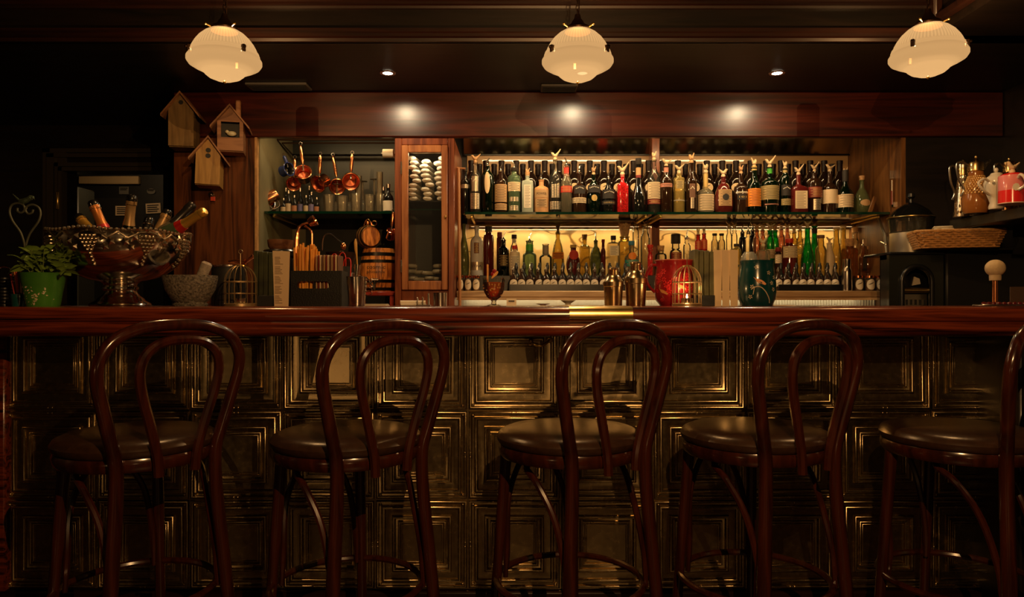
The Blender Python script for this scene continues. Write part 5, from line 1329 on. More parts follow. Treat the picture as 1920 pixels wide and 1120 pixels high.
# bar caddy things at the far end
o = thing('coaster_stack', 'stack of black ridged coasters beside the herb tub', 'coasters', (X(8, 2.42), 2.42, ZT))
for k in range(9): MB().lathe([(0, .011*k), (.028, .011*k), (.030, .011*k + .002), (.030, .011*k + .007), (.028, .009 + .011*k), (0, .009 + .011*k)], 20).build('coaster', M_black, o)
MB().tube(spline([(-.03, 0, .10), (-.02, 0, .125), (.0, 0, .133), (.02, 0, .125), (.03, 0, .10)], 5), .0025, 6).build('wire_handle', M_silver, o)
o = thing('stirrer_cup', 'small teal cup holding red and wooden stirrers by the herb tub', 'cup', (X(36, 2.33), 2.33, ZT))
MB().lathe([(0, 0), (.020, 0), (.024, .04), (.0235, .04), (.019, .004), (0, .004)], 18, caps=False).build('cup', plain('teal_glaze', (.01, .07, .07), .3), o)
for k, (dx, c) in enumerate(((-.012, 'red'), (-.006, 'orange'), (0, 'red'), (.006, 'dred'), (.011, 'cream'))):
    MB().tube([(dx*.6, .004*(k % 2), .005), (dx*1.5 - .010, .006*(k % 2), .105 + .01*(k % 3))], .0028, 6).build('stirrer', LC[c], o)
o = thing('carved_spatula', 'small carved wooden spatula leaning on the herb tub', 'spatula', (X(52, 2.30), 2.30, ZT))
MB().tube([(.006, 0, 0), (-.006, 0, .035), (-.016, .01, .068), (-.020, .012, .082)], [.003, .0045, .008, .003], 8, flat=.4).build('blade', plain('carved_wood', (.45, .22, .08), .5), o)

# mortar and pestle
Ym = 2.40; s = S(Ym); o = thing('stone_mortar', 'rough granite mortar standing on the bar next to the punch bowl', 'mortar', (X(357, Ym), Ym, ZT)); h = Z(517, Ym) - ZT
M_stone = plain('granite', (.15, .13, .10), .75, noise=.7, nscale=140, bump=.6)
MB().lathe([(0, 0), (30*s, 0), (31*s, h*.06), (28*s, h*.12), (33*s, h*.2), (44*s, h*.55), (48.5*s, h*.9), (48.5*s, h), (42*s, h), (38*s, h*.6), (20*s, h*.3), (0, h*.28)], 32, caps=False).build('bowl', M_stone, o)
for k in range(3):
    a = R(-60 + 120*k); MB().box(-.009, .009, -.008, .008, 0, .02, .003, Matrix.Translation((28*s*math.cos(a), 28*s*math.sin(a), 0))).build('foot', M_stone, o)
b = Vector((X(362, Ym), Ym, ZT + h*.34)); t = Vector((X(388, Ym), Ym + .005, Z(492, Ym)))
o = thing('stone_pestle', 'pale ribbed stone pestle leaning in the mortar', 'pestle', b)
MB().tube([(0, 0, 0), (t-b)*.2, (t-b)*.6, (t-b)*.95, (t-b)], [.012, .019, .017, .018, .012], 16).build('rod', plain('pale_stone', (.34, .28, .22), .7, noise=.25, nscale=90, bump=.3), o)
o = thing('black_canister', 'low black canister with steel rim behind the birdcage lantern', 'canister', (X(428, 2.66), 2.665, ZT)); h = Z(498, 2.66) - ZT
MB().lathe([(0, 0), (.058, 0), (.060, .004), (.060, h - .004), (0, h - .004)], 28).build('drum', M_blackmatt, o)
MB().lathe([(.060, h - .006), (.062, h - .004), (.062, h), (0, h)], 28).build('lid', M_steel, o)
o = thing('copper_scoop', 'small copper scoop lying across the black canister', 'scoop', (X(445, 2.64), 2.64, ZT + h))
MB().tube([(-.03, 0, .008), (-.005, 0, .010), (.03, 0, .012)], [.010, .012, .011], 12).tube([(.03, 0, .012), (.06, 0, .034)], [.006, .008], 8).build('scoop', M_copper, o)

# birdcage lanterns
def cage(pc, w, pyt, Y, lab):
    s = S(Y); r = w*s/2; o = thing('birdcage_lantern', lab, 'lantern', (X(pc, Y), Y, ZT), 0, 'birdcage tealight lanterns'); h = Z(pyt, Y) - ZT
    M_w = plain('antique_wire', (.42, .30, .15), .4, .8)
    MB().lathe([(0, 0), (r*1.02, 0), (r*1.02, .008), (r*.95, .010), (0, .010)], 28).build('base', M_w, o)
    for k in range(16):
        a = 2*math.pi*k/16; pts = [(r*.98*math.cos(a), r*.98*math.sin(a), .008), (r*.98*math.cos(a), r*.98*math.sin(a), h*.58)]
        for q in range(1, 8):
            th = math.pi/2*q/7; pts.append((r*.98*math.cos(th)*math.cos(a) if q < 7 else r*.1*math.cos(a), r*.98*math.cos(th)*math.sin(a) if q < 7 else r*.1*math.sin(a), h*.58 + (h*.40)*math.sin(th)))
        MB().tube(pts, .0012, 5).build('wire', M_w, o)
    for z in (.58, .30): MB().tube(ringpts(r*.99, h*z, 28), .0016, 5, closed=True).build('hoop', M_w, o)
    MB().lathe([(r*.35, h*.955), (r*.32, h*.985), (r*.12, h*1.0), (0, h*1.0)], 20).build('crown', M_brass, o)
    MB().tube([(0, 0, h), (0, 0, h + 20*s)], .0014, 6).tube([(.007*math.cos(q*.628), 0, h + 20*s + .007 + .007*math.sin(q*.628)) for q in range(10)], .0012, 5, closed=True).build('hanger', M_w, o)
    return o, r, h
def tealight(pc, Y, lab, lit):
    o = thing('tealight', lab, 'candle', (X(pc, Y), Y, ZT + .010), 0, 'tealights in the lanterns')
    MB().lathe([(0, 0), (.019, 0), (.0195, .002), (.0195, .017), (.0185, .017), (.018, .013), (0, .013)], 20, caps=False).build('cup', M_silver, o)
    MB().lathe([(0, .0135), (.0178, .0135)], 18, caps=False).build('wax', plain('wax', (.85, .74, .5), .4), o)
    if lit:
        MB().lathe([(0, .0135), (.003, .018), (.0035, .022), (.0018, .030), (0, .034)], 10).build('flame', emitter('candle_flame', (1.0, .62, .2), 14.0), o)
        lightobj('candle_light', 'POINT', (0, 0, .05), 0.22, (1.0, .58, .22), o, shadow_soft_size=0.006)
cage(451, 58, 496, 2.43, 'birdcage lantern with tealight beside the dark menu stand')
tealight(451, 2.43, 'tealight inside the lantern beside the mortar', False)
cage(1288, 54, 497, 2.44, 'birdcage lantern with lit tealight before the red jug')
tealight(1288, 2.44, 'lit tealight inside the lantern before the red jug', True)

# menu stands
def menustand(p0, p1, pyt, pc0, pc1, Y, lab, lab2, mat, cards):
    s = S(Y); h = Z(pyt, Y) - ZT
    o = thing('menu_block', lab, 'menu stand', (X((p0+p1)/2, Y), Y + .02, ZT)); w = (p1-p0)*s/2
    n = 4
    for k in range(n): MB().box(-w + 2*w*k/n + .0006, -w + 2*w*(k+1)/n - .0006, -.02 + .002*(k % 2), .06, 0, h - .002*k, .002).build('menu', mat, o)
    MB().box(-w - .0005, w + .0005, -.0215, .061, 0, h*.19, .001).build('holder', M_blackmatt, o)
    xs = pc0; dw = (pc1-pc0)/cards
    for k in range(cards):
        w2 = dw*s/2; Yk_ = Y - .004*k
        c = thing('menu_card', lab2, 'menu', (X(pc0 + dw*(k+.5), Yk_), Yk_, ZT), 0, 'cream menu cards on the bar')
        M = Matrix.Rotation(R(-2), 4, 'X')
        MB().add([(-w2*1.0, 0, h*.995), (w2*1.02, 0, h*.985), (w2*.86, 0, 0), (-w2*.80, 0, 0), (-w2, .003, h*.995), (w2*1.02, .003, h*.985), (w2*.86, .003, 0), (-w2*.80, .003, 0)], [(0,3,2,1), (4,5,6,7), (0,1,5,4), (2,3,7,6), (0,4,7,3), (1,2,6,5)]).build('card', M_cream, c)
        if cards == 1:
            pr = MB()
            for q in range(34):
                if q % 7 == 6: continue
                z = h*(.88 - .025*q); pr.box(-w2*.72, -w2*.72 + w2*random.uniform(.5, .85) + (.2*w2 if q % 7 == 5 else 0), -.0008, 0, z - .0008, z + .0008)
            pr.build('print', plain('faded_ink', (.16, .10, .05), .7), c)
M_menu = plain('mottled_green_cloth', (.035, .040, .012), .6, noise=.6, nscale=18)
menustand(475, 511, 470, 511, 543, 2.46, 'dark green menus standing in a black holder beside the lantern', 'tall cream menu card printed with small columns of text', M_menu, 1)
M_menu2 = plain('mottled_gold_cloth', (.10, .09, .03), .5, noise=.6, nscale=14)
menustand(1301, 1340, 468, 1338, 1384, 2.50, 'green gold menus standing in a holder between red and teal jugs', 'plain cream menu card in the fan between the jugs', M_menu2, 3)

# straw caddy
Yk = 2.44; s = S(Yk); o = thing('straw_caddy', 'black leather caddy with handle slot holding straws and napkins', 'caddy', (X(592, Yk), Yk, ZT)); w = 47*s; h = Z(508, Yk) - ZT
fp = MB()
za, zb_ = h*.50, h*.70; xa, xb = -w*.74, w*.56; rs = (zb_ - za)/2
hole = [(xb - rs + rs*math.cos(R(t)), (za + zb_)/2 + rs*math.sin(R(t))) for t in range(-90, 91, 18)] + [(xa + rs + rs*math.cos(R(t)), (za + zb_)/2 + rs*math.sin(R(t))) for t in range(90, 271, 18)]
lower = [p for p in hole if p[1] <= (za + zb_)/2 + 1e-6]; upper = [p for p in hole if p[1] >= (za + zb_)/2 - 1e-6]
fp.prism([(-w, 0), (w, 0), (w, (za + zb_)/2)] + sorted(lower, key=lambda p: -p[0]) + [(-w, (za + zb_)/2)], 0, .004)
fp.prism([(w, h), (-w, h), (-w, (za + zb_)/2)] + sorted(upper, key=lambda p: p[0]) + [(w, (za + zb_)/2)], 0, .004)
fp.build('front_panel', plain('black_leather', (.010, .010, .009), .4, bump=.15, nscale=200), o)
MB().box(-w, w, .096, .10, 0, h, .001).build('rear_panel', M_blackmatt, o)
for sg in (-1, 1): MB().box(sg*w - .002, sg*w + .002, .004, .096, 0, h).build('side_panel', M_blackmatt, o)
MB().box(-w, w, .004, .096, 0, .004).build('floor_panel', M_blackmatt, o)
MB().box(-w*.1, -w*.1 + .002, .004, .096, .004, h*.95).build('divider', M_blackmatt, o)
rim_ = [(xa + .012*0, za), (xb, za), (xb, zb_), (xa, zb_)]
M_straw = plain('amber_straw', (.78, .33, .04), .35)
smesh = MB().tube([(0, 0, 0), (0, 0, .207)], .0036, 6).mesh('drinking_straw', M_straw, 50)
for i in range(46):
    fx = random.uniform(-.92, -.18); st = tag(place('drinking_straw', smesh, None, (X(592, Yk) + w*fx, Yk + random.uniform(.012, .085), ZT + .006)), 'amber drinking straw in the bunch packed in the black caddy', 'straw', 'amber straws in the caddy')
    lean = (fx + .55)*.16; st.rotation_euler = (random.uniform(-.04, .04), lean + random.uniform(-.04, .04), 0); st.scale = (1, 1, random.uniform(.86, 1.02))
nm = {}
for i in range(12):
    c = ['tan', 'dred', 'cream', 'brown'][i % 4]
    if c not in nm: nm[c] = MB().box(-.0017, .0017, .0, .07, 0, .168, .0006).mesh('coaster_card', LC[c])
    tag(place('coaster_card', nm[c], None, (X(592, Yk) + w*(-.02 + .078*i), Yk + .012 + .004*(i % 2), ZT + .006)), {'tan': 'tan', 'dred': 'maroon', 'cream': 'cream', 'brown': 'brown'}[c] + ' edged card filed upright in the black caddy', 'card', 'cards filed in the caddy')
# red paper loops behind
o = thing('red_peg_bag', 'bright red folded paper loops behind the filed cards', 'ribbon', (X(640, 2.58), 2.58, ZT + .0)); 
Mr = plain('bright_red', (.75, .03, .02), .45)
base = Z(500, 2.58) - ZT
MB().lathe([(0, 0), (.028, 0), (.034, base), (.032, base), (.026, .004), (0, .004)], 20, caps=False).build('cup', M_blackmatt, o)
for dx, tz_ in ((-.025, .045), (.004, .05), (.022, .03)):
    MB().tube(spline([(dx - .016, 0, base - .05), (dx - .012, 0, base + tz_*.6), (dx, .004, base + tz_), (dx + .012, 0, base + tz_*.6), (dx + .010, 0, base - .05)], 6), .0045, 8, flat=.3).build('loop', Mr, o)
# tin with wooden bowl on top, behind the menus
o = thing('round_tin', 'black round tin behind the printed menu card', 'tin', (X(526, 2.64), 2.64, ZT)); h = Z(469, 2.64) - ZT
MB().lathe([(0, 0), (.052, 0), (.054, .004), (.054, h - .03), (0, h - .03)], 28).build('drum', M_black, o)
MB().lathe([(.050, h - .03), (.062, h - .024), (.062, h - .006), (.056, h), (0, h)], 28).build('lid', M_black, o)
o = thing('wooden_bowl', 'turned brown wooden bowl stacked on the round black tin', 'bowl', (X(526, 2.64), 2.64, ZT + h))
MB().lathe([(0, 0), (.036, 0), (.044, .012), (.047, .036), (.044, .036), (.038, .012), (0, .008)], 28, caps=False).build('dish', wood('turned_bowl', (.10, .035, .015), (.22, .09, .04), 'X', 8), o)
# copper measures with bent handles
o = thing('copper_ladle', 'copper ladle with swan neck handle standing in the caddy end', 'ladle', (X(556, 2.60), 2.60, ZT))
def q_(px, py, dy=0): return (X(px, 2.60) - X(556, 2.60), dy, Z(py, 2.60) - ZT)
MB().lathe([(0, 0), (.022, 0), (.024, .02), (.020, .10), (0, .10)], 18).build('holder', M_blackmatt, o)
MB().tube(spline([q_(556, 500), q_(556, 455), q_(559, 432), q_(566, 422), q_(580, 418)], 5), [.007, .0085, .006, .0045, .005], 8).build('handle', M_copper, o)
MB().lathe([(0, -.016), (.014, -.014), (.019, .0), (.020, .012), (.018, .012), (.012, -.008), (0, -.012)], 18, Matrix.Translation(q_(586, 416)) @ Matrix.Rotation(R(60), 4, 'Y'), caps=False).build('bowl', M_copper, o)
o = thing('bent_copper_tube', 'thin bent copper tube rising among the straws', 'tube', (X(585, 2.59), 2.59, ZT))
def q2(px, py): return (X(px, 2.59) - X(585, 2.59), 0, Z(py, 2.59) - ZT)
MB().tube(spline([q2(585, 574), q2(585, 455), q2(584, 436), q2(578, 428), q2(571, 424)], 5), .004, 8).build('pipe', M_copper, o)
MB().lathe([(.016, 0), (.016, .006), (.006, .010), (0, .010)], 16).build('foot', M_copper, o)
# coffee grinder with crank
o = thing('coffee_grinder', 'old hand coffee grinder with dark drum and curved crank', 'grinder', (X(640, 2.67), 2.67, ZT)); h = Z(474, 2.67) - ZT
MB().box(-.05, .05, -.045, .045, 0, h*.62, .004).build('box', wood('grinder_box', (.03, .012, .006), (.08, .03, .014), 'X', 8), o)
MB().lathe([(.030, h*.62), (.036, h*.70), (.056, h*.96), (.058, h), (.050, h), (0, h - .01)], 24).build('hopper', M_bronze, o)
def q3(px, py): return (X(px, 2.67) - X(640, 2.67), 0, Z(py, 2.67) - ZT)
MB().tube(spline([q3(604, 470), q3(605, 450), q3(611, 440), q3(620, 439), q3(632, 449), q3(643, 456)], 5), .0028, 7).build('crank', M_steel, o)
MB().ell(q3(644, 462), (.010, .010, .014)).build('knob', M_copper, o)
MB().lathe([(.014, h - .006), (.008, h + .006), (0, h + .008)], 14).build('hub', M_bronze, o)
# steel tumbler with bar tools
Ys = 2.42; s = S(Ys); o = thing('mixing_tin', 'tapered steel mixing tin full of jiggers and strainers', 'tin', (X(669, Ys), Ys, ZT)); h = Z(519, Ys) - ZT
MB().lathe([(0, 0), (14.5*s, 0), (15*s, .003), (19.5*s, h), (20*s, h), (19*s, h - .002), (14*s, .004), (0, .004)], 28, caps=False).build('tin', M_steel, o)
for i, (px, py, rr, lab) in enumerate(((663, 504, .011, 'steel jigger standing tall in the mixing tin'), (677, 507, .010, 'small copper toned jigger tilted in the mixing tin'))):
    j = thing('jigger', lab, 'jigger', (X(px, Ys), Ys + .01*i, ZT + .006)); hj = Z(py - 8, Ys) - ZT - .006
    MB().lathe([(rr*.9, 0), (rr*.4, hj*.45), (rr*.4, hj*.5), (rr, hj), (rr*.92, hj), (rr*.3, hj*.55)], 18, Matrix.Rotation(R(6 - 14*i), 4, 'Y'), caps=False).build('cups', M_silver if i == 0 else M_copper, j)
o2 = thing('cocktail_strainer', 'coiled wire cocktail strainer hooked on the mixing tin rim', 'strainer', (X(685, 2.405), 2.41, ZT + h - .006))
MB().tube([(.010 + .012*math.cos(q*.5), .003*math.sin(q*.5)*0, -.002*q*.5 - .012*math.sin(q*.5)*.3) for q in range(60)], .0012, 5).build('coil', M_silver, o2)
MB().tube([(-.02, 0, .008), (.006, 0, .0), (.026, 0, -.03)], .002, 6).build('handle', M_silver, o2)
# spoons
o = thing('wooden_spoon', 'wooden spoon with pale handle standing beside the grinder', 'spoon', (X(672, 2.60), 2.60, ZT))
MB().tube([(0, 0, 0), (0, 0, .10)], [.012, .014], 12).build('pot', M_blackmatt, o)
MB().tube([(0, 0, .08), (-.006, 0, Z(480, 2.6) - ZT), (-.009, 0, Z(468, 2.6) - ZT), (-.010, 0, Z(455, 2.6) - ZT), (-.010, 0, Z(448, 2.6) - ZT)], [.004, .005, .010, .011, .004], 10, flat=.5).build('spoon', plain('yellow_wood', (.55, .30, .06), .5), o)

# small papers below the cabinet
o = thing('paper_napkins', 'thin stack of white napkins with a dark quill print by the barrel stand', 'napkins', (X(704, 2.62), 2.62, ZT))
for k in range(3): MB().box(-.045 + .002*k, .045 - .002*k, -.04, .04, .0025*k, .0025*k + .002).build('napkin', M_white, o)
o = thing('rolled_paper', 'rolled white papers lying on the bar before the towel cabinet', 'paper', (X(774, 2.60), 2.60, ZT))
MB().tube([(-.045, 0, .010), (.045, .01, .010)], .0095, 12).build('roll', M_white, o)
MB().tube([(-.04, -.02, .004), (.05, -.015, .004)], .004, 10).build('thin_roll', M_white, o)
o = thing('card_clip', 'row of thin steel clips standing before the towel cabinet', 'clip', (X(797, 2.58), 2.58, ZT))
for k, hh in enumerate((.030, .032, .045)): MB().box(-.028 + .019*k, -.025 + .019*k + .002*(k == 2), -.01, .01, 0, hh, .0008).build('blade', M_steel, o)
MB().box(-.03, .02, -.012, .012, 0, .004).build('base', M_steel, o)
o = thing('steel_beaker', 'squat brushed steel beaker before the towel cabinet', 'beaker', (X(825, 2.56), 2.56, ZT)); h = Z(549, 2.56) - ZT
MB().lathe([(0, 0), (.023, 0), (.0245, h), (.0235, h), (.022, .004), (0, .004)], 24, caps=False).build('cup', M_steel, o)

# the cocktail
Yg_ = 2.46; s = S(Yg_); o = thing('cocktail_glass', 'cut crystal goblet of amber red cocktail on the bar', 'cocktail', (X(926, Yg_), Yg_, ZT)); h = Z(521, Yg_) - ZT; r = 21*s
def cut(prof, seg=28): return MB().lathe(prof, seg)
MB().lathe([(0, 0), (r*.62, 0), (r*.62, .003), (r*.25, .007), (r*.2, .016), (r*.3, .022)], 24, caps=False).build('foot', glass('crystal', (.92, .88, .78), .8, .04, (.8, .7, .5)), o)
MB().lathe([(r*.25, .020), (r*.62, .030), (r*.88, .048), (r*.98, h*.7), (r, h), (r*.96, h)], 14, caps=False).build('bowl', M_glass, o)
MB().lathe([(0, .024), (r*.55, .031), (r*.82, .048), (r*.92, h*.7), (r*.93, h*.84), (0, h*.84)], 14).build('drink', glass('amber_red_drink', (.95, .30, .06), .6, .08, (.80, .16, .02)), o)
ic = MB()
for i in range(26):
    a = random.uniform(-2.9, -.2); z = random.uniform(.035, h*.8); rr = r*(.60 + .34*min(1, (z-.03)/.03))
    ic.ell((rr*math.cos(a), rr*math.sin(a), z), (.003, .003, .003), 5, 4)
ic.build('cut_facets', glass('facet_glint', (.9, .55, .25), .4, .05, (.95, .5, .15)), o)
M_peel = plain('orange_peel', (.85, .38, .05), .5, noise=.15, nscale=60)
ol = MB(); n = 9
pl = [(-.6, 0), (.5, .0), (.95, .22), (1.0, .5), (.4, .5), (-.5, .28), (-.75, .12)]
ol.prism([(x*.019, z*.019) for x, z in pl], -.0015, .0015, Matrix.Translation((.004, -.01, h + .004)) @ Matrix.Rotation(R(-38), 4, 'Y'))
ol.build('orange_twist', M_peel, o)
MB().box(-.003, .003, -.001, .001, -.01, .05, .0005, Matrix.Translation((-r*.55, -.008, h - .005))).build('peel_strip', M_peel, o)
MB().ell((-.002, 0, h + .012), (.009, .009, .009)).ell((.002, 0, h + .022), (.008, .008, .008)).build('cherries', plain('dark_cherry', (.30, .01, .012), .2), o)

# cobbler shakers
M_shk = plain('antique_steel', (.52, .37, .20), .24, 1.0, noise=.15, nscale=25)
def shaker(pc, w, pyt, Y, lab):
    s = S(Y); r = w*s/2; h = Z(pyt, Y) - ZT; o = thing('cocktail_shaker', lab, 'shaker', (X(pc, Y), Y, ZT), 0, 'cobbler shakers on the bar')
    MB().lathe([(0, 0), (r*.86, 0), (r*.88, .003), (r*.96, h*.45), (r, h*.60), (r*1.0, h*.62)], 32, caps=False).build('beaker', M_shk, o)
    MB().lathe([(r*1.0, h*.50), (r*1.04, h*.51), (r*1.05, h*.625), (r*.95, h*.65), (r*.78, h*.72), (r*.66, h*.78), (r*.48, h*.81), (r*.46, h*.83)], 32, caps=False).build('strainer_top', M_shk, o)
    MB().lathe([(r*.47, h*.80), (r*.50, h*.82), (r*.46, h*.92), (r*.53, h*.955), (r*.50, h*.985), (r*.3, h), (0, h)], 28).build('cap', M_shk, o)
shaker(1150, 37, 502, 2.55, 'smaller antique steel cobbler shaker on the brass band')
shaker(1192, 41, 491, 2.55, 'larger antique steel cobbler shaker beside the red jug')

# painted jugs
def bird_print(mb, r, zc, sz, mid=-90, flip=1, zz=None, r_of=None):
    P = [(-1.3, .95), (-.85, .62), (-.45, .55), (.1, .38), (.6, .05), (.95, -.35), (.75, -.55), (.35, -.42), (.0, -.25), (-.45, -.15), (-.75, .1), (-.85, .35)]
    v = []
    for x, z in P:
        zz_ = zc + z*sz; rr = r_of(zz_) + .0016; a = R(mid) + flip*x*sz/rr; v.append((rr*math.cos(a), rr*math.sin(a), zz_))
    mb.add(v, [tuple(range(len(P)))])
def blossom(mb, r_of, a, z, sz, petals=5):
    for q in range(petals):
        th = 2*math.pi*q/petals + a*3
        pts = []
        for rad, da in ((.12, 0), (.7, -.35), (1.0, 0), (.7, .35)):
            x, y = rad*sz*math.cos(th + da), rad*sz*math.sin(th + da); zz_ = z + y; rr = r_of(zz_) + .0015; pts.append((rr*math.cos(a + x/rr), rr*math.sin(a + x/rr), zz_))
        mb.add(pts, [(0, 1, 2, 3)])
def interp(prof):
    def f(z):
        for (r0, z0), (r1, z1) in zip(prof[:-1], prof[1:]):
            if z0 <= z <= z1 and z1 > z0: return r0 + (r1-r0)*(z-z0)/(z1-z0)
        return prof[-1][0]
    return f
Yj = 2.56; s = S(Yj); h = Z(489, Yj) - ZT
o = thing('red_jug', 'red enamel jug painted with red blossoms and tan birds', 'jug', (X(1264, Yj), Yj, ZT))
jp = [(26*s, 0), (27*s, .004), (34*s, h*.12), (37*s, h*.35), (36*s, h*.6), (33*s, h*.85), (36*s, h*.97), (37*s, h)]
M_redj = plain('red_enamel', (.30, .012, .014), .22, coat=.4, noise=.3, nscale=25)
MB().lathe([(0, 0)] + jp + [(35*s, h), (31*s, h*.85), (33*s, h*.5), (25*s, .006), (0, .006)], 40, caps=False).build('body', M_redj, o)
fj = interp(jp); fl = MB(); b2 = MB()
for i in range(26): blossom(fl, fj, R(random.uniform(-165, -15)), h*random.uniform(.12, .8), random.uniform(.008, .014), 6)
fl.build('painted_blossoms', plain('blossom_red', (.72, .03, .03), .3), o)
bird_print(b2, 0, h*.40, .017, -80, 1, r_of=fj); b3 = MB(); bird_print(b3, 0, h*.30, .017, -133, 1, r_of=fj)
for q in (b2, b3): q.build('painted_bird', plain('painted_tan', (.72, .30, .09), .45), o)
MB().tube(spline([(-33*s, 0, h*.9), (-44*s, 0, h*.88), (-52*s, 0, h*.66), (-48*s, 0, h*.45), (-36*s, 0, h*.30)], 6), .005, 8).build('handle', M_redj, o)
MB().tube(ringpts(36.5*s, h, 32), .002, 6, closed=True).build('lip', plain('worn_lip', (.45, .10, .05), .4), o)
Yj = 2.50; s = S(Yj); h = Z(489, Yj) - ZT
o = thing('teal_jug', 'teal enamel jug painted with a tan bird on a branch', 'jug', (X(1419, Yj), Yj, ZT))
jp = [(27*s, 0), (28*s, .003), (33*s, h*.14), (35*s, h*.32), (34.5*s, h*.5), (31.5*s, h*.8), (29.5*s, h*.92), (31*s, h)]
M_teal = plain('teal_enamel', (.004, .045, .050), .22, coat=.4, noise=.3, nscale=14)
MB().lathe([(0, 0)] + jp + [(29*s, h), (28*s, h*.9), (31*s, h*.5), (24*s, .006), (0, .006)], 40, caps=False).build('body', M_teal, o)
fj = interp(jp); b2 = MB(); bird_print(b2, 0, h*.52, .019, -97, 1, r_of=fj)
b2.build('painted_bird', plain('painted_tan', (.72, .30, .09), .45), o)
br = MB(); pts = []
for q in range(14):
    t = q/13; a = R(-125 + 62*t); z = h*(.36 + .10*math.sin(math.pi*t*1.1) - .26*t*t); rr = fj(z) + .001; pts.append((rr*math.cos(a), rr*math.sin(a), z))
br.tube(pts, .0016, 6); br.tube([pts[2], pts[2] + Vector((0, 0, -.02)) if False else (pts[2][0] - .004, pts[2][1] + .001, pts[2][2] - .024)], .0012, 5)
for i in range(7): blossom(br, fj, R((-122, -128, -62, -55, -70, -48, -110)[i]), h*(.42, .20, .50, .36, .72, .62, .84)[i], .008, 5)
br.build('painted_branch', plain('painted_cream', (.62, .50, .34), .5), o)
MB().tube(spline([(-30*s, .03, h*.9), (-36*s, .05, h*.86), (-38*s, .055, h*.55), (-33*s, .03, h*.25)], 6), .005, 8).build('handle', M_teal, o)
# glass cloche behind the teal jug
o = thing('glass_cloche', 'small clear glass dome behind the teal jug', 'cloche', (X(1404, 3.46), 3.455, 1.065)); r = 17*S(3.46); h = Z(472, 3.46) - 1.065
MB().lathe([(r, 0), (r, h*.78), (r*.85, h*.92), (r*.5, h*.99), (0, h)], 28, caps=False).build('dome', glass('crystal', (.92, .88, .78), .8, .04, (.8, .7, .5)), o)
MB().lathe([(0, 0), (r*1.1, 0), (r*1.1, .006), (0, .006)], 24).build('base', M_dark, o)
# little things at the inner edge of the bar
o = thing('name_card', 'small folded white card with dark lettering on the bar', 'card', (X(959, 2.66), 2.66, ZT))
MB().add([(-.018, -.012, 0), (.018, -.012, 0), (.018, 0, .026), (-.018, 0, .026), (-.018, .012, 0), (.018, .012, 0)], [(0, 1, 2, 3), (3, 2, 5, 4)]).build('card', M_white, o)
MB().box(-.011, .011, -.0075, -.0062, .0155, .0195, 0, Matrix.Rotation(R(0), 4, 'X')).build('print', M_ink, o)
for px, lab in ((1065, 'small white footed dish on the bar by the brass band'), (1018, 'flat white saucer on the bar between the cocktail and brass band')):
    o = thing('white_dish', lab, 'dish', (X(px, 2.66), 2.66, ZT)); k = 1.0 if px == 1065 else .4
    MB().lathe([(0, 0), (.012, 0), (.010, .008*k), (.028, .020*k), (.027, .021*k), (.0, .010*k)], 24, caps=False).build('dish', M_white, o)
o = thing('paper_slip', 'long white paper slip lying beside the teal jug', 'paper', (X(1462, 2.55), 2.55, ZT))
MB().box(-.045, .045, -.03, .03, 0, .002).build('sheet', M_white, o)
MB().box(-.03, .045, -.02, .032, .0022, .0036, 0, Matrix.Rotation(R(6), 4, 'Z')).build('top_sheet', M_white, o)

# ------------------------------------------------------------------ right end
# black machine with arched opening
Yq = 3.20; s = S(Yq)
o = thing('arched_machine', 'black machine with arched opening over a slotted steel drip grid', 'machine', (X(1718, Yq), Yq, 0.98)); w = 51*s; h = Z(478, Yq) - .98
def mz(py): return Z(py, Yq) - .98
fp = []
arch = [( -28*s, 0)] + [(-28*s*math.cos(math.pi*q/16), mz(528) + 28*s*math.sin(math.pi*q/16)) for q in range(17)] + [(28*s, 0)]
outer = [(-w, 0)] + [(-w, h)]*1 + [(w, h), (w, 0)]
poly = [(-w, 0), (-w, h), (w, h), (w, 0)] + arch[::-1]
MB().prism(poly, 0, .02).build('front_plate', plain('black_enamel', (.012, .014, .010), .2, coat=.3), o)
MB().box(-w, -w + .01, .02, .08, 0, h).box(w - .01, w, .02, .08, 0, h).box(-w, w, .02, .08, h - .02, h).box(-w, w, .075, .08, 0, h).build('housing', M_black, o)
MB().tube([(x, -.004, z) for x, z in arch], .012, 10).build('arch_rim', M_black, o)
MB().box(-27*s, 27*s, .03, .072, 0, mz(552)).build('grid_base', M_steelr, o)
for k in range(6): MB().box(-22*s + k*8.4*s, -18*s + k*8.4*s, .026, .03, mz(572), mz(562)).build('slot', M_blackmatt, o)
MB().tube([(-26*s, .01, mz(545)), (24*s, .01, mz(545))], 5*s, 14).ell((29*s, .01, mz(545)), (3.4*s,)*3).build('roller', M_brass, o)
MB().box(-16*s, -9*s, .05, .07, mz(538), mz(505), .002).build('spout', M_steel, o)
MB().prism([(8*s, mz(535)), (24*s, mz(532)), (22*s, mz(522)), (12*s, mz(518))], .066, .072).build('label', M_white, o)
MB().box(-w*1.02, w*1.02, -.012, .235, h, h + 5*s, .004).build('lid', M_black, o)
zt_ = .98 + h + 5*s
o = thing('steam_pan', 'round glass and steel steamer pan on top of the arched machine', 'pan', (X(1707, 3.34), 3.335, zt_)); r = 38*S(3.34); s = S(3.34)
def sz_(py): return Z(py, 3.34) - zt_
MB().lathe([(0, 0), (r*.94, 0), (r*.95, .003), (r*.95, sz_(438)), (r*.98, sz_(437)), (r*.94, sz_(436)), (r*.9, .01), (0, .01)], 36, caps=False).build('pan', M_steelr, o)
MB().lathe([(r*.96, sz_(436)), (r*1.02, sz_(412)), (r*1.04, sz_(411)), (r*1.0, sz_(412)), (r*.92, sz_(435))], 36, caps=False).build('glass_ring', M_glass, o)
MB().tube(ringpts(r*1.04, sz_(409), 36), .004, 7, closed=True).build('rim', plain('dull_brass_rim', (.35, .26, .10), .3, 1), o)
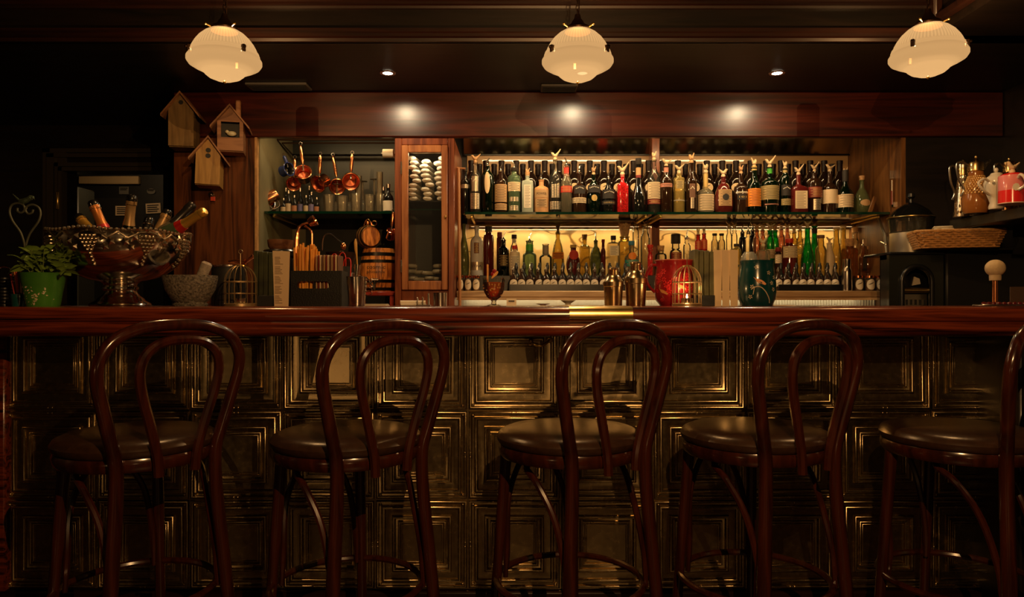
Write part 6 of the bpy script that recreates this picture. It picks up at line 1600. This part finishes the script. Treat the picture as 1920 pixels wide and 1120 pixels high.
MB().lathe([(r*1.02, sz_(408)), (r*.8, sz_(396)), (r*.45, sz_(386)), (.02, sz_(381)), (0, sz_(381))], 32, caps=False).build('lid', M_dkglass, o)
MB().lathe([(.010, sz_(381)), (.008, sz_(374)), (.018, sz_(370)), (.016, sz_(364)), (0, sz_(363))], 16).build('lid_knob', M_black, o)
# dark block carrying the basket
o = thing('ice_bin', 'plain black ice bin at the right end under the wicker basket', 'bin', (X(1812, 3.2), 3.22, .98)); w = 38*S(3.2); h = Z(471, 3.2) - .98
MB().box(-w, w + .20, -.02, .11, 0, h, .008).build('body', plain('bin_black', (.006, .006, .006), .5), o)
MB().box(-w - .004, w + .204, -.10, .114, h, h + .006, .001).build('lid', M_blackmatt, o)
o = thing('service_counter', 'dark counter at the right end carrying the machine and ice bin', 'counter', (1.87, 2.97, 0))
MB().box(-.36, .46, -.02, .35, 0, .965).build('body', M_dark, o)
MB().box(-.37, .47, -.04, .36, .965, .98, .003).build('worktop', M_dark, o)
# wicker basket
Yw = 3.12; s = S(Yw); zb0 = .98 + h + .006; hb_ = Z(434, Yw) - zb0
o = thing('wicker_basket', 'rectangular wicker basket of napkins on the black ice bin', 'basket', (X(1796, Yw), Yw + .02, zb0), R(-16))
wt, wb, dt, db = .172, .145, .085, .068
def ring_at(t, off, n=56):
    ww, dd = wb + (wt-wb)*t, db + (dt-db)*t; pts = []
    for q in range(n):
        a = 2*math.pi*(q+.5)/n; c, d = math.cos(a), math.sin(a); g = (abs(c)**8 + abs(d)**8)**(-1/8); k = 1 + off*(1 if q % 2 else -1)*.035
        pts.append((ww*g*c*k, dd*g*d*k, hb_*t))
    return pts
wk = MB(); rows = 8
for rw in range(rows): wk.tube(ring_at((rw+.5)/rows, 1 if rw % 2 else -1), hb_/rows*.52, 5, closed=True)
M_wick = plain('wicker', (.42, .20, .06), .5, noise=.35, nscale=120)
wv = wk.build('weave', M_wick, o)
MB().tube(ring_at(1.0, 0, 48), .006, 8, closed=True).build('rim', plain('wicker_rim', (.52, .27, .09), .5, noise=.3, nscale=90), o)
stk = MB()
for q in range(0, 56, 2):
    a = ring_at(0, 0)[q]; b = ring_at(1, 0)[q]; stk.tube([a, b], .0022, 5)
stk.build('stakes', M_wick, o)
MB().box(-wb, wb, -db, db, 0, .004).build('base', M_wick, o)
M_nap = plain('napkin_cloth', (.66, .58, .42), .9, bump=.4, nscale=150)
for i, (dx, dy, dz, rz, lab) in enumerate(((-.10, -.02, .062, 20, 'rolled white napkin end poking from the wicker basket'), (-.055, -.03, .074, -10, 'folded ribbed napkin on top in the wicker basket'), (.10, -.01, .066, 15, 'pale napkin at the far end of the wicker basket'))):
    M = Matrix.Rotation(R(-16), 4, 'Z'); p = M @ Vector((dx, dy, dz)) + Vector((X(1796, Yw), Yw + .02, zb0))
    nb = thing('napkin', lab, 'napkin', p, R(rz - 16), 'napkins in the wicker basket')
    if i == 0: MB().tube([(0, -.06, 0), (0, .06, 0)], .022, 16).tube([(0, -.062, 0), (0, .06, 0)], .012, 12).build('roll', M_nap, nb)
    else: MB().box(-.045, .045, -.05, .05, -.02, .016, .014).box(-.04, .035, -.045, .045, .012, .020, .005).build('cloth', M_nap, nb)
# high shelf with pitchers
zsh = 1.465
o = thing('wall_shelf', 'thick dark shelf on the right wall carrying pitchers and teapots', 'shelf', (2.15, 2.60, zsh))
MB().box(-.195, .198, -.10, .62, -.045, 0, .004).build('board', wood('black_shelf', (.010, .008, .006), (.03, .022, .014), 'Y', 4, .4), o)
for yy in (.05, .50): MB().prismx([(yy - .02, -.045), (yy + .02, -.045), (yy + .02, -.16), (yy - .02, -.10)], .02, .196).build('bracket', M_blackmatt, o)
def SP(px, Y): return (X(px, Y), Y, zsh)
def pitcher(px, Y, pyt, w, lab, mat, glassbody):
    s = S(Y); h = Z(pyt, Y) - zsh; r = w*s/2; o = thing('claret_jug', lab, 'jug', SP(px, Y), 0, 'pitchers on the wall shelf')
    if not glassbody:
        MB().lathe([(0, 0), (r, 0), (r*1.0, h*.02), (r*.9, h*.2), (r*.72, h*.5), (r*.56, h*.7), (r*.5, h*.78), (r*.6, h*.9), (r*.55, h*.92), (0, h*.9)], 28).build('body', mat, o)
        dots = MB()
        for i in range(90):
            a = random.uniform(-3.1, 0); t = random.uniform(.05, .75); rr = r*(1.0 - .62*t) + .001 if t < .72 else r*.55
            dots.ell((rr*math.cos(a), rr*math.sin(a), h*t), (.004, .003, .006), 6, 4)
        dots.build('embossing', mat, o)
    else:
        MB().lathe([(0, 0), (r*.8, 0), (r*.95, h*.06), (r, h*.22), (r*.95, h*.36), (r*.8, h*.5), (r*.58, h*.62), (r*.52, h*.70), (r*.52, h*.74)], 32, caps=False).build('body', plain('amber_cut_glass', (.30, .11, .025), .15, coat=.5), o)
        d = MB()
        for row in range(9):
            t = .34 + .036*row; rr = (r*.97 if t < .4 else r*(.97 - (t-.4)*1.9))
            for q in range(26):
                a = 2*math.pi*(q + .5*(row % 2))/26; d.ell((rr*math.cos(a), rr*math.sin(a), h*t), (.0045, .0045, .0055), 5, 4)
        d.build('cut_diamonds', plain('cut_glint', (.62, .38, .14), .1, .3), o)
    MB().lathe([(r*.55, h*.72), (r*.60, h*.73), (r*.58, h*.84), (r*.50, h*.88), (r*.2, h*.91), (r*.08, h*.95), (0, h*.95)], 24).ell((0, 0, h*.975), (.006, .006, .008)).build('lid', plain('gilt_metal', (.60, .42, .18), .25, 1), o)
    M_h = plain('silver_handle', (.45, .40, .32), .3, 1)
    MB().tube(spline([(-r*.55, 0, h*.82), (-r*1.1, 0, h*.90), (-r*1.5, 0, h*.84), (-r*1.35, 0, h*.6), (-r*.95, 0, h*.42), (-r*1.2, 0, h*.3)], 6), .0045, 7).build('handle', M_h, o)
    MB().tube(spline([(r*.45, 0, h*.78), (r*.8, 0, h*.86), (r*1.1, 0, h*.92)], 5), [.012, .009, .006], 8).build('spout', M_h, o)
pitcher(1806, 3.10, 300, 34, 'tall embossed silver claret jug with scrolled handle on the shelf', M_silverdec, False)
pitcher(1830, 2.98, 292, 48, 'amber cut glass claret jug with gilt lid on the shelf', None, True)
pitcher(1892, 2.93, 296, 36, 'dark gilt topped jug standing behind the red teapot', plain('dark_gilt', (.25, .13, .05), .25, 1), False)
def teapot(px, Y, pyt, w, lab, kind):
    s = S(Y); h = Z(pyt, Y) - zsh; r = w*s/2; o = thing('teapot', lab, 'teapot', SP(px, Y), 0, 'china pots on the wall shelf')
    M_w = plain('white_china', (.66, .60, .48), .2, coat=.3)
    if kind == 'white':
        jp = [(r*.6, 0), (r*.62, h*.06), (r*.5, h*.16), (r*.7, h*.32), (r*.95, h*.52), (r, h*.64), (r*.85, h*.76), (r*.5, h*.84)]
        MB().lathe([(0, 0)] + jp + [(0, h*.84)], 30).build('body', M_w, o)
        MB().lathe([(r*.52, h*.83), (r*.42, h*.88), (r*.12, h*.91), (0, h*.91)], 22).ell((0, 0, h*.96), (.008, .008, h*.06)).build('lid', M_w, o)
        fj = interp(jp); d = MB()
        for i in range(30): blossom(d, fj, R(random.gauss(-90, 22)), h*random.uniform(.36, .66), .006, 5)
        d.build('painted_scene', plain('grey_transfer', (.12, .12, .11), .4), o)
    else:
        jp = [(r*.95, 0), (r, h*.02), (r, h*.74), (r*.97, h*.76)]
        MB().lathe([(0, 0)] + jp[:2] + [(r, h*.36), (0, h*.36)], 30).build('body', plain('scarlet_china', (.72, .02, .02), .18, coat=.5), o)
        MB().lathe([(0, h*.36), (r, h*.36), (r, h*.74), (r*.97, h*.76), (0, h*.76)], 30).build('upper_body', plain('pink_china', (.70, .22, .22), .18, coat=.5), o)
        MB().lathe([(r*.98, h*.755), (r*.8, h*.80), (r*.3, h*.845), (0, h*.85)], 26).build('lid', plain('scarlet_china', (.72, .02, .02), .18), o)
        b = place('lid_bird', bird('f'), o, (0, 0, h*.87)); b.scale = (1.0, 1.2, 1.2)
        fj = interp(jp); d = MB()
        n = 18; rr = r + .002
        d.add([(rr*math.cos(R(-110) + x*.011/rr), rr*math.sin(R(-110) + x*.011/rr), h*.42 + z*.013) for x, z in [(0, 0)] + [(math.cos(2*math.pi*q/n)*(1 + .1*(q % 2)), math.sin(2*math.pi*q/n)*(1 + .1*(q % 2))) for q in range(n)]], [(0, q+1, (q+1) % n + 1) for q in range(n)])
        d.build('cameo', M_w, o)
        MB().tube(ringpts(r*1.0, h*.02, 30), .002, 6, closed=True).build('foot_rim', M_w, o)
    MB().tube(spline([(-r*.8 if kind == 'white' else -r*.2, -r*.3 if kind == 'white' else -r*1.0, h*.34), (-r*1.5 if kind == 'white' else -r*.0, -r*.5 if kind == 'white' else -r*1.5, h*.45), (-r*1.9 if kind == 'white' else -r*.2, -r*.5 if kind == 'white' else -r*1.7, h*.62), (-r*1.4 if kind == 'white' else -r*.3, -r*.5 if kind == 'white' else -r*1.4, h*.72), (-r*.8 if kind == 'white' else -r*.2, -r*.3 if kind == 'white' else -r*.98, h*.66)], 6), .005, 8).build('handle', M_w, o)
    MB().tube(spline([(r*.8, 0, h*.35), (r*1.3, 0, h*.5), (r*1.5, 0, h*.72)], 5), [.010, .007, .005], 8).build('spout', M_w, o)
teapot(1868, 2.84, 316, 42, 'white china coffee pot with grey transfer scene on the shelf', 'white')
teapot(1898, 2.70, 313, 46, 'red and pink teapot with bird lid and cameo on the shelf', 'red')
o = thing('wall_speaker', 'dim grey box on the wall above the shelf of pitchers', 'speaker', (2.30, 2.98, Z(300, 2.98)))
MB().box(-.10, .05, -.06, .06, 0, .12, .006).build('case', plain('dim_grey', (.03, .03, .028), .5), o)
MB().box(-.104, -.10, -.05, .05, .01, .11).build('grille', M_blackmatt, o)
# tap with cork ball
Yt_ = 2.45; s = S(Yt_); o = thing('tap_handle', 'tap lever with a round cork ball on the bar', 'tap', (X(1866, Yt_), Yt_, ZT)); 
def tz2(py): return Z(py, Yt_) - ZT
MB().lathe([(0, 0), (.020, 0), (.020, .004), (.009, .008), (.0085, tz2(526)), (0, tz2(526))], 18).build('stem', M_copper, o)
MB().lathe([(9.5*s, tz2(526)), (10*s, tz2(522)), (10*s, tz2(512)), (8*s, tz2(510))], 20).build('collar', plain('pale_cork', (.56, .42, .24), .8, noise=.15, nscale=60), o)
MB().ell((0, 0, tz2(503)), (17*s, 17*s, 16*s), 24, 16).build('ball', plain('pale_cork', (.56, .42, .24), .8, noise=.15, nscale=60), o)
o = thing('drip_tray', 'shallow chrome drip tray with red glass beads around the tap', 'tray', (X(1872, 2.40), 2.40, ZT))
MB().box(-.07, .085, -.028, .028, 0, .006, .002).build('tray', M_steel, o)
for i in range(9): MB().ell((-.062 + .017*i, -.02, .009), (.008, .006, .006), 8, 6).build('bead', plain('dark_ruby_bead', (.10, .008, .008), .1, coat=.5), o)
o = thing('dark_card', 'dim brown card standing at the wall end of the bar', 'card', (X(1910, 2.6), 2.6, ZT))
MB().box(-.03, .04, 0, .003, 0, Z(538, 2.6) - ZT).build('card', plain('dim_brown_card', (.07, .04, .025), .6), o)
MB().box(-.03, .04, .003, .02, 0, .008).build('stand', M_blackmatt, o)
# forks and tools hanging at the cedar end
o = thing('carving_fork', 'long carving fork with red handle hung on the end panel', 'fork', (AXR - .012, 3.515, Z(384, 3.515)))
def kz(py): return Z(py, 3.515) - Z(384, 3.515)
MB().tube([(0, 0, 0), (0, 0, kz(358))], [.007, .006], 10, flat=.7).build('handle', plain('dark_red_handle', (.16, .02, .012), .3), o)
MB().tube([(0, 0, kz(360)), (0, 0, kz(338))], .003, 6).tube([(-.010, 0, kz(334)), (.010, 0, kz(334))], .003, 6).build('shank', M_steel, o)
for dx in (-.009, -.003, .003, .009): MB().tube([(dx, 0, kz(335)), (dx, 0, kz(320))], .0016, 5).build('tine', M_steel, o)
MB().box(.003, .012, -.008, .008, -.012, .012).build('peg', M_steel, o)
o = thing('hinged_bar_tool', 'steel jointed corkscrew lever hung below the shelf end', 'tool', (AXR - .014, 3.58, Z(440, 3.58)))
def k2(px, py): return (0, (1655 - px)*.004, Z(py, 3.58) - Z(440, 3.58))
MB().tube([k2(1640, 406), k2(1650, 430), k2(1655, 440), k2(1662, 498)], [.006, .007, .008, .003], 8).build('arm', M_steelr, o)
MB().tube([k2(1646, 452), k2(1660, 459)], .004, 7).ell(k2(1638, 404), (.012, .008, .008)).build('joint', M_steel, o)
MB().box(.003, .0145, -.006, .006, -.010, .010).build('bracket', M_steel, o)
o = thing('wood_paddle', 'flat cedar paddle leaning against the right end of the shelf', 'paddle', (X(1627, 3.60), 3.58, zs))
MB().box(-.010, .010, -.004, .004, 0, .085, .002, Matrix.Rotation(R(20), 4, 'Y')).build('blade', M_cedar, o)
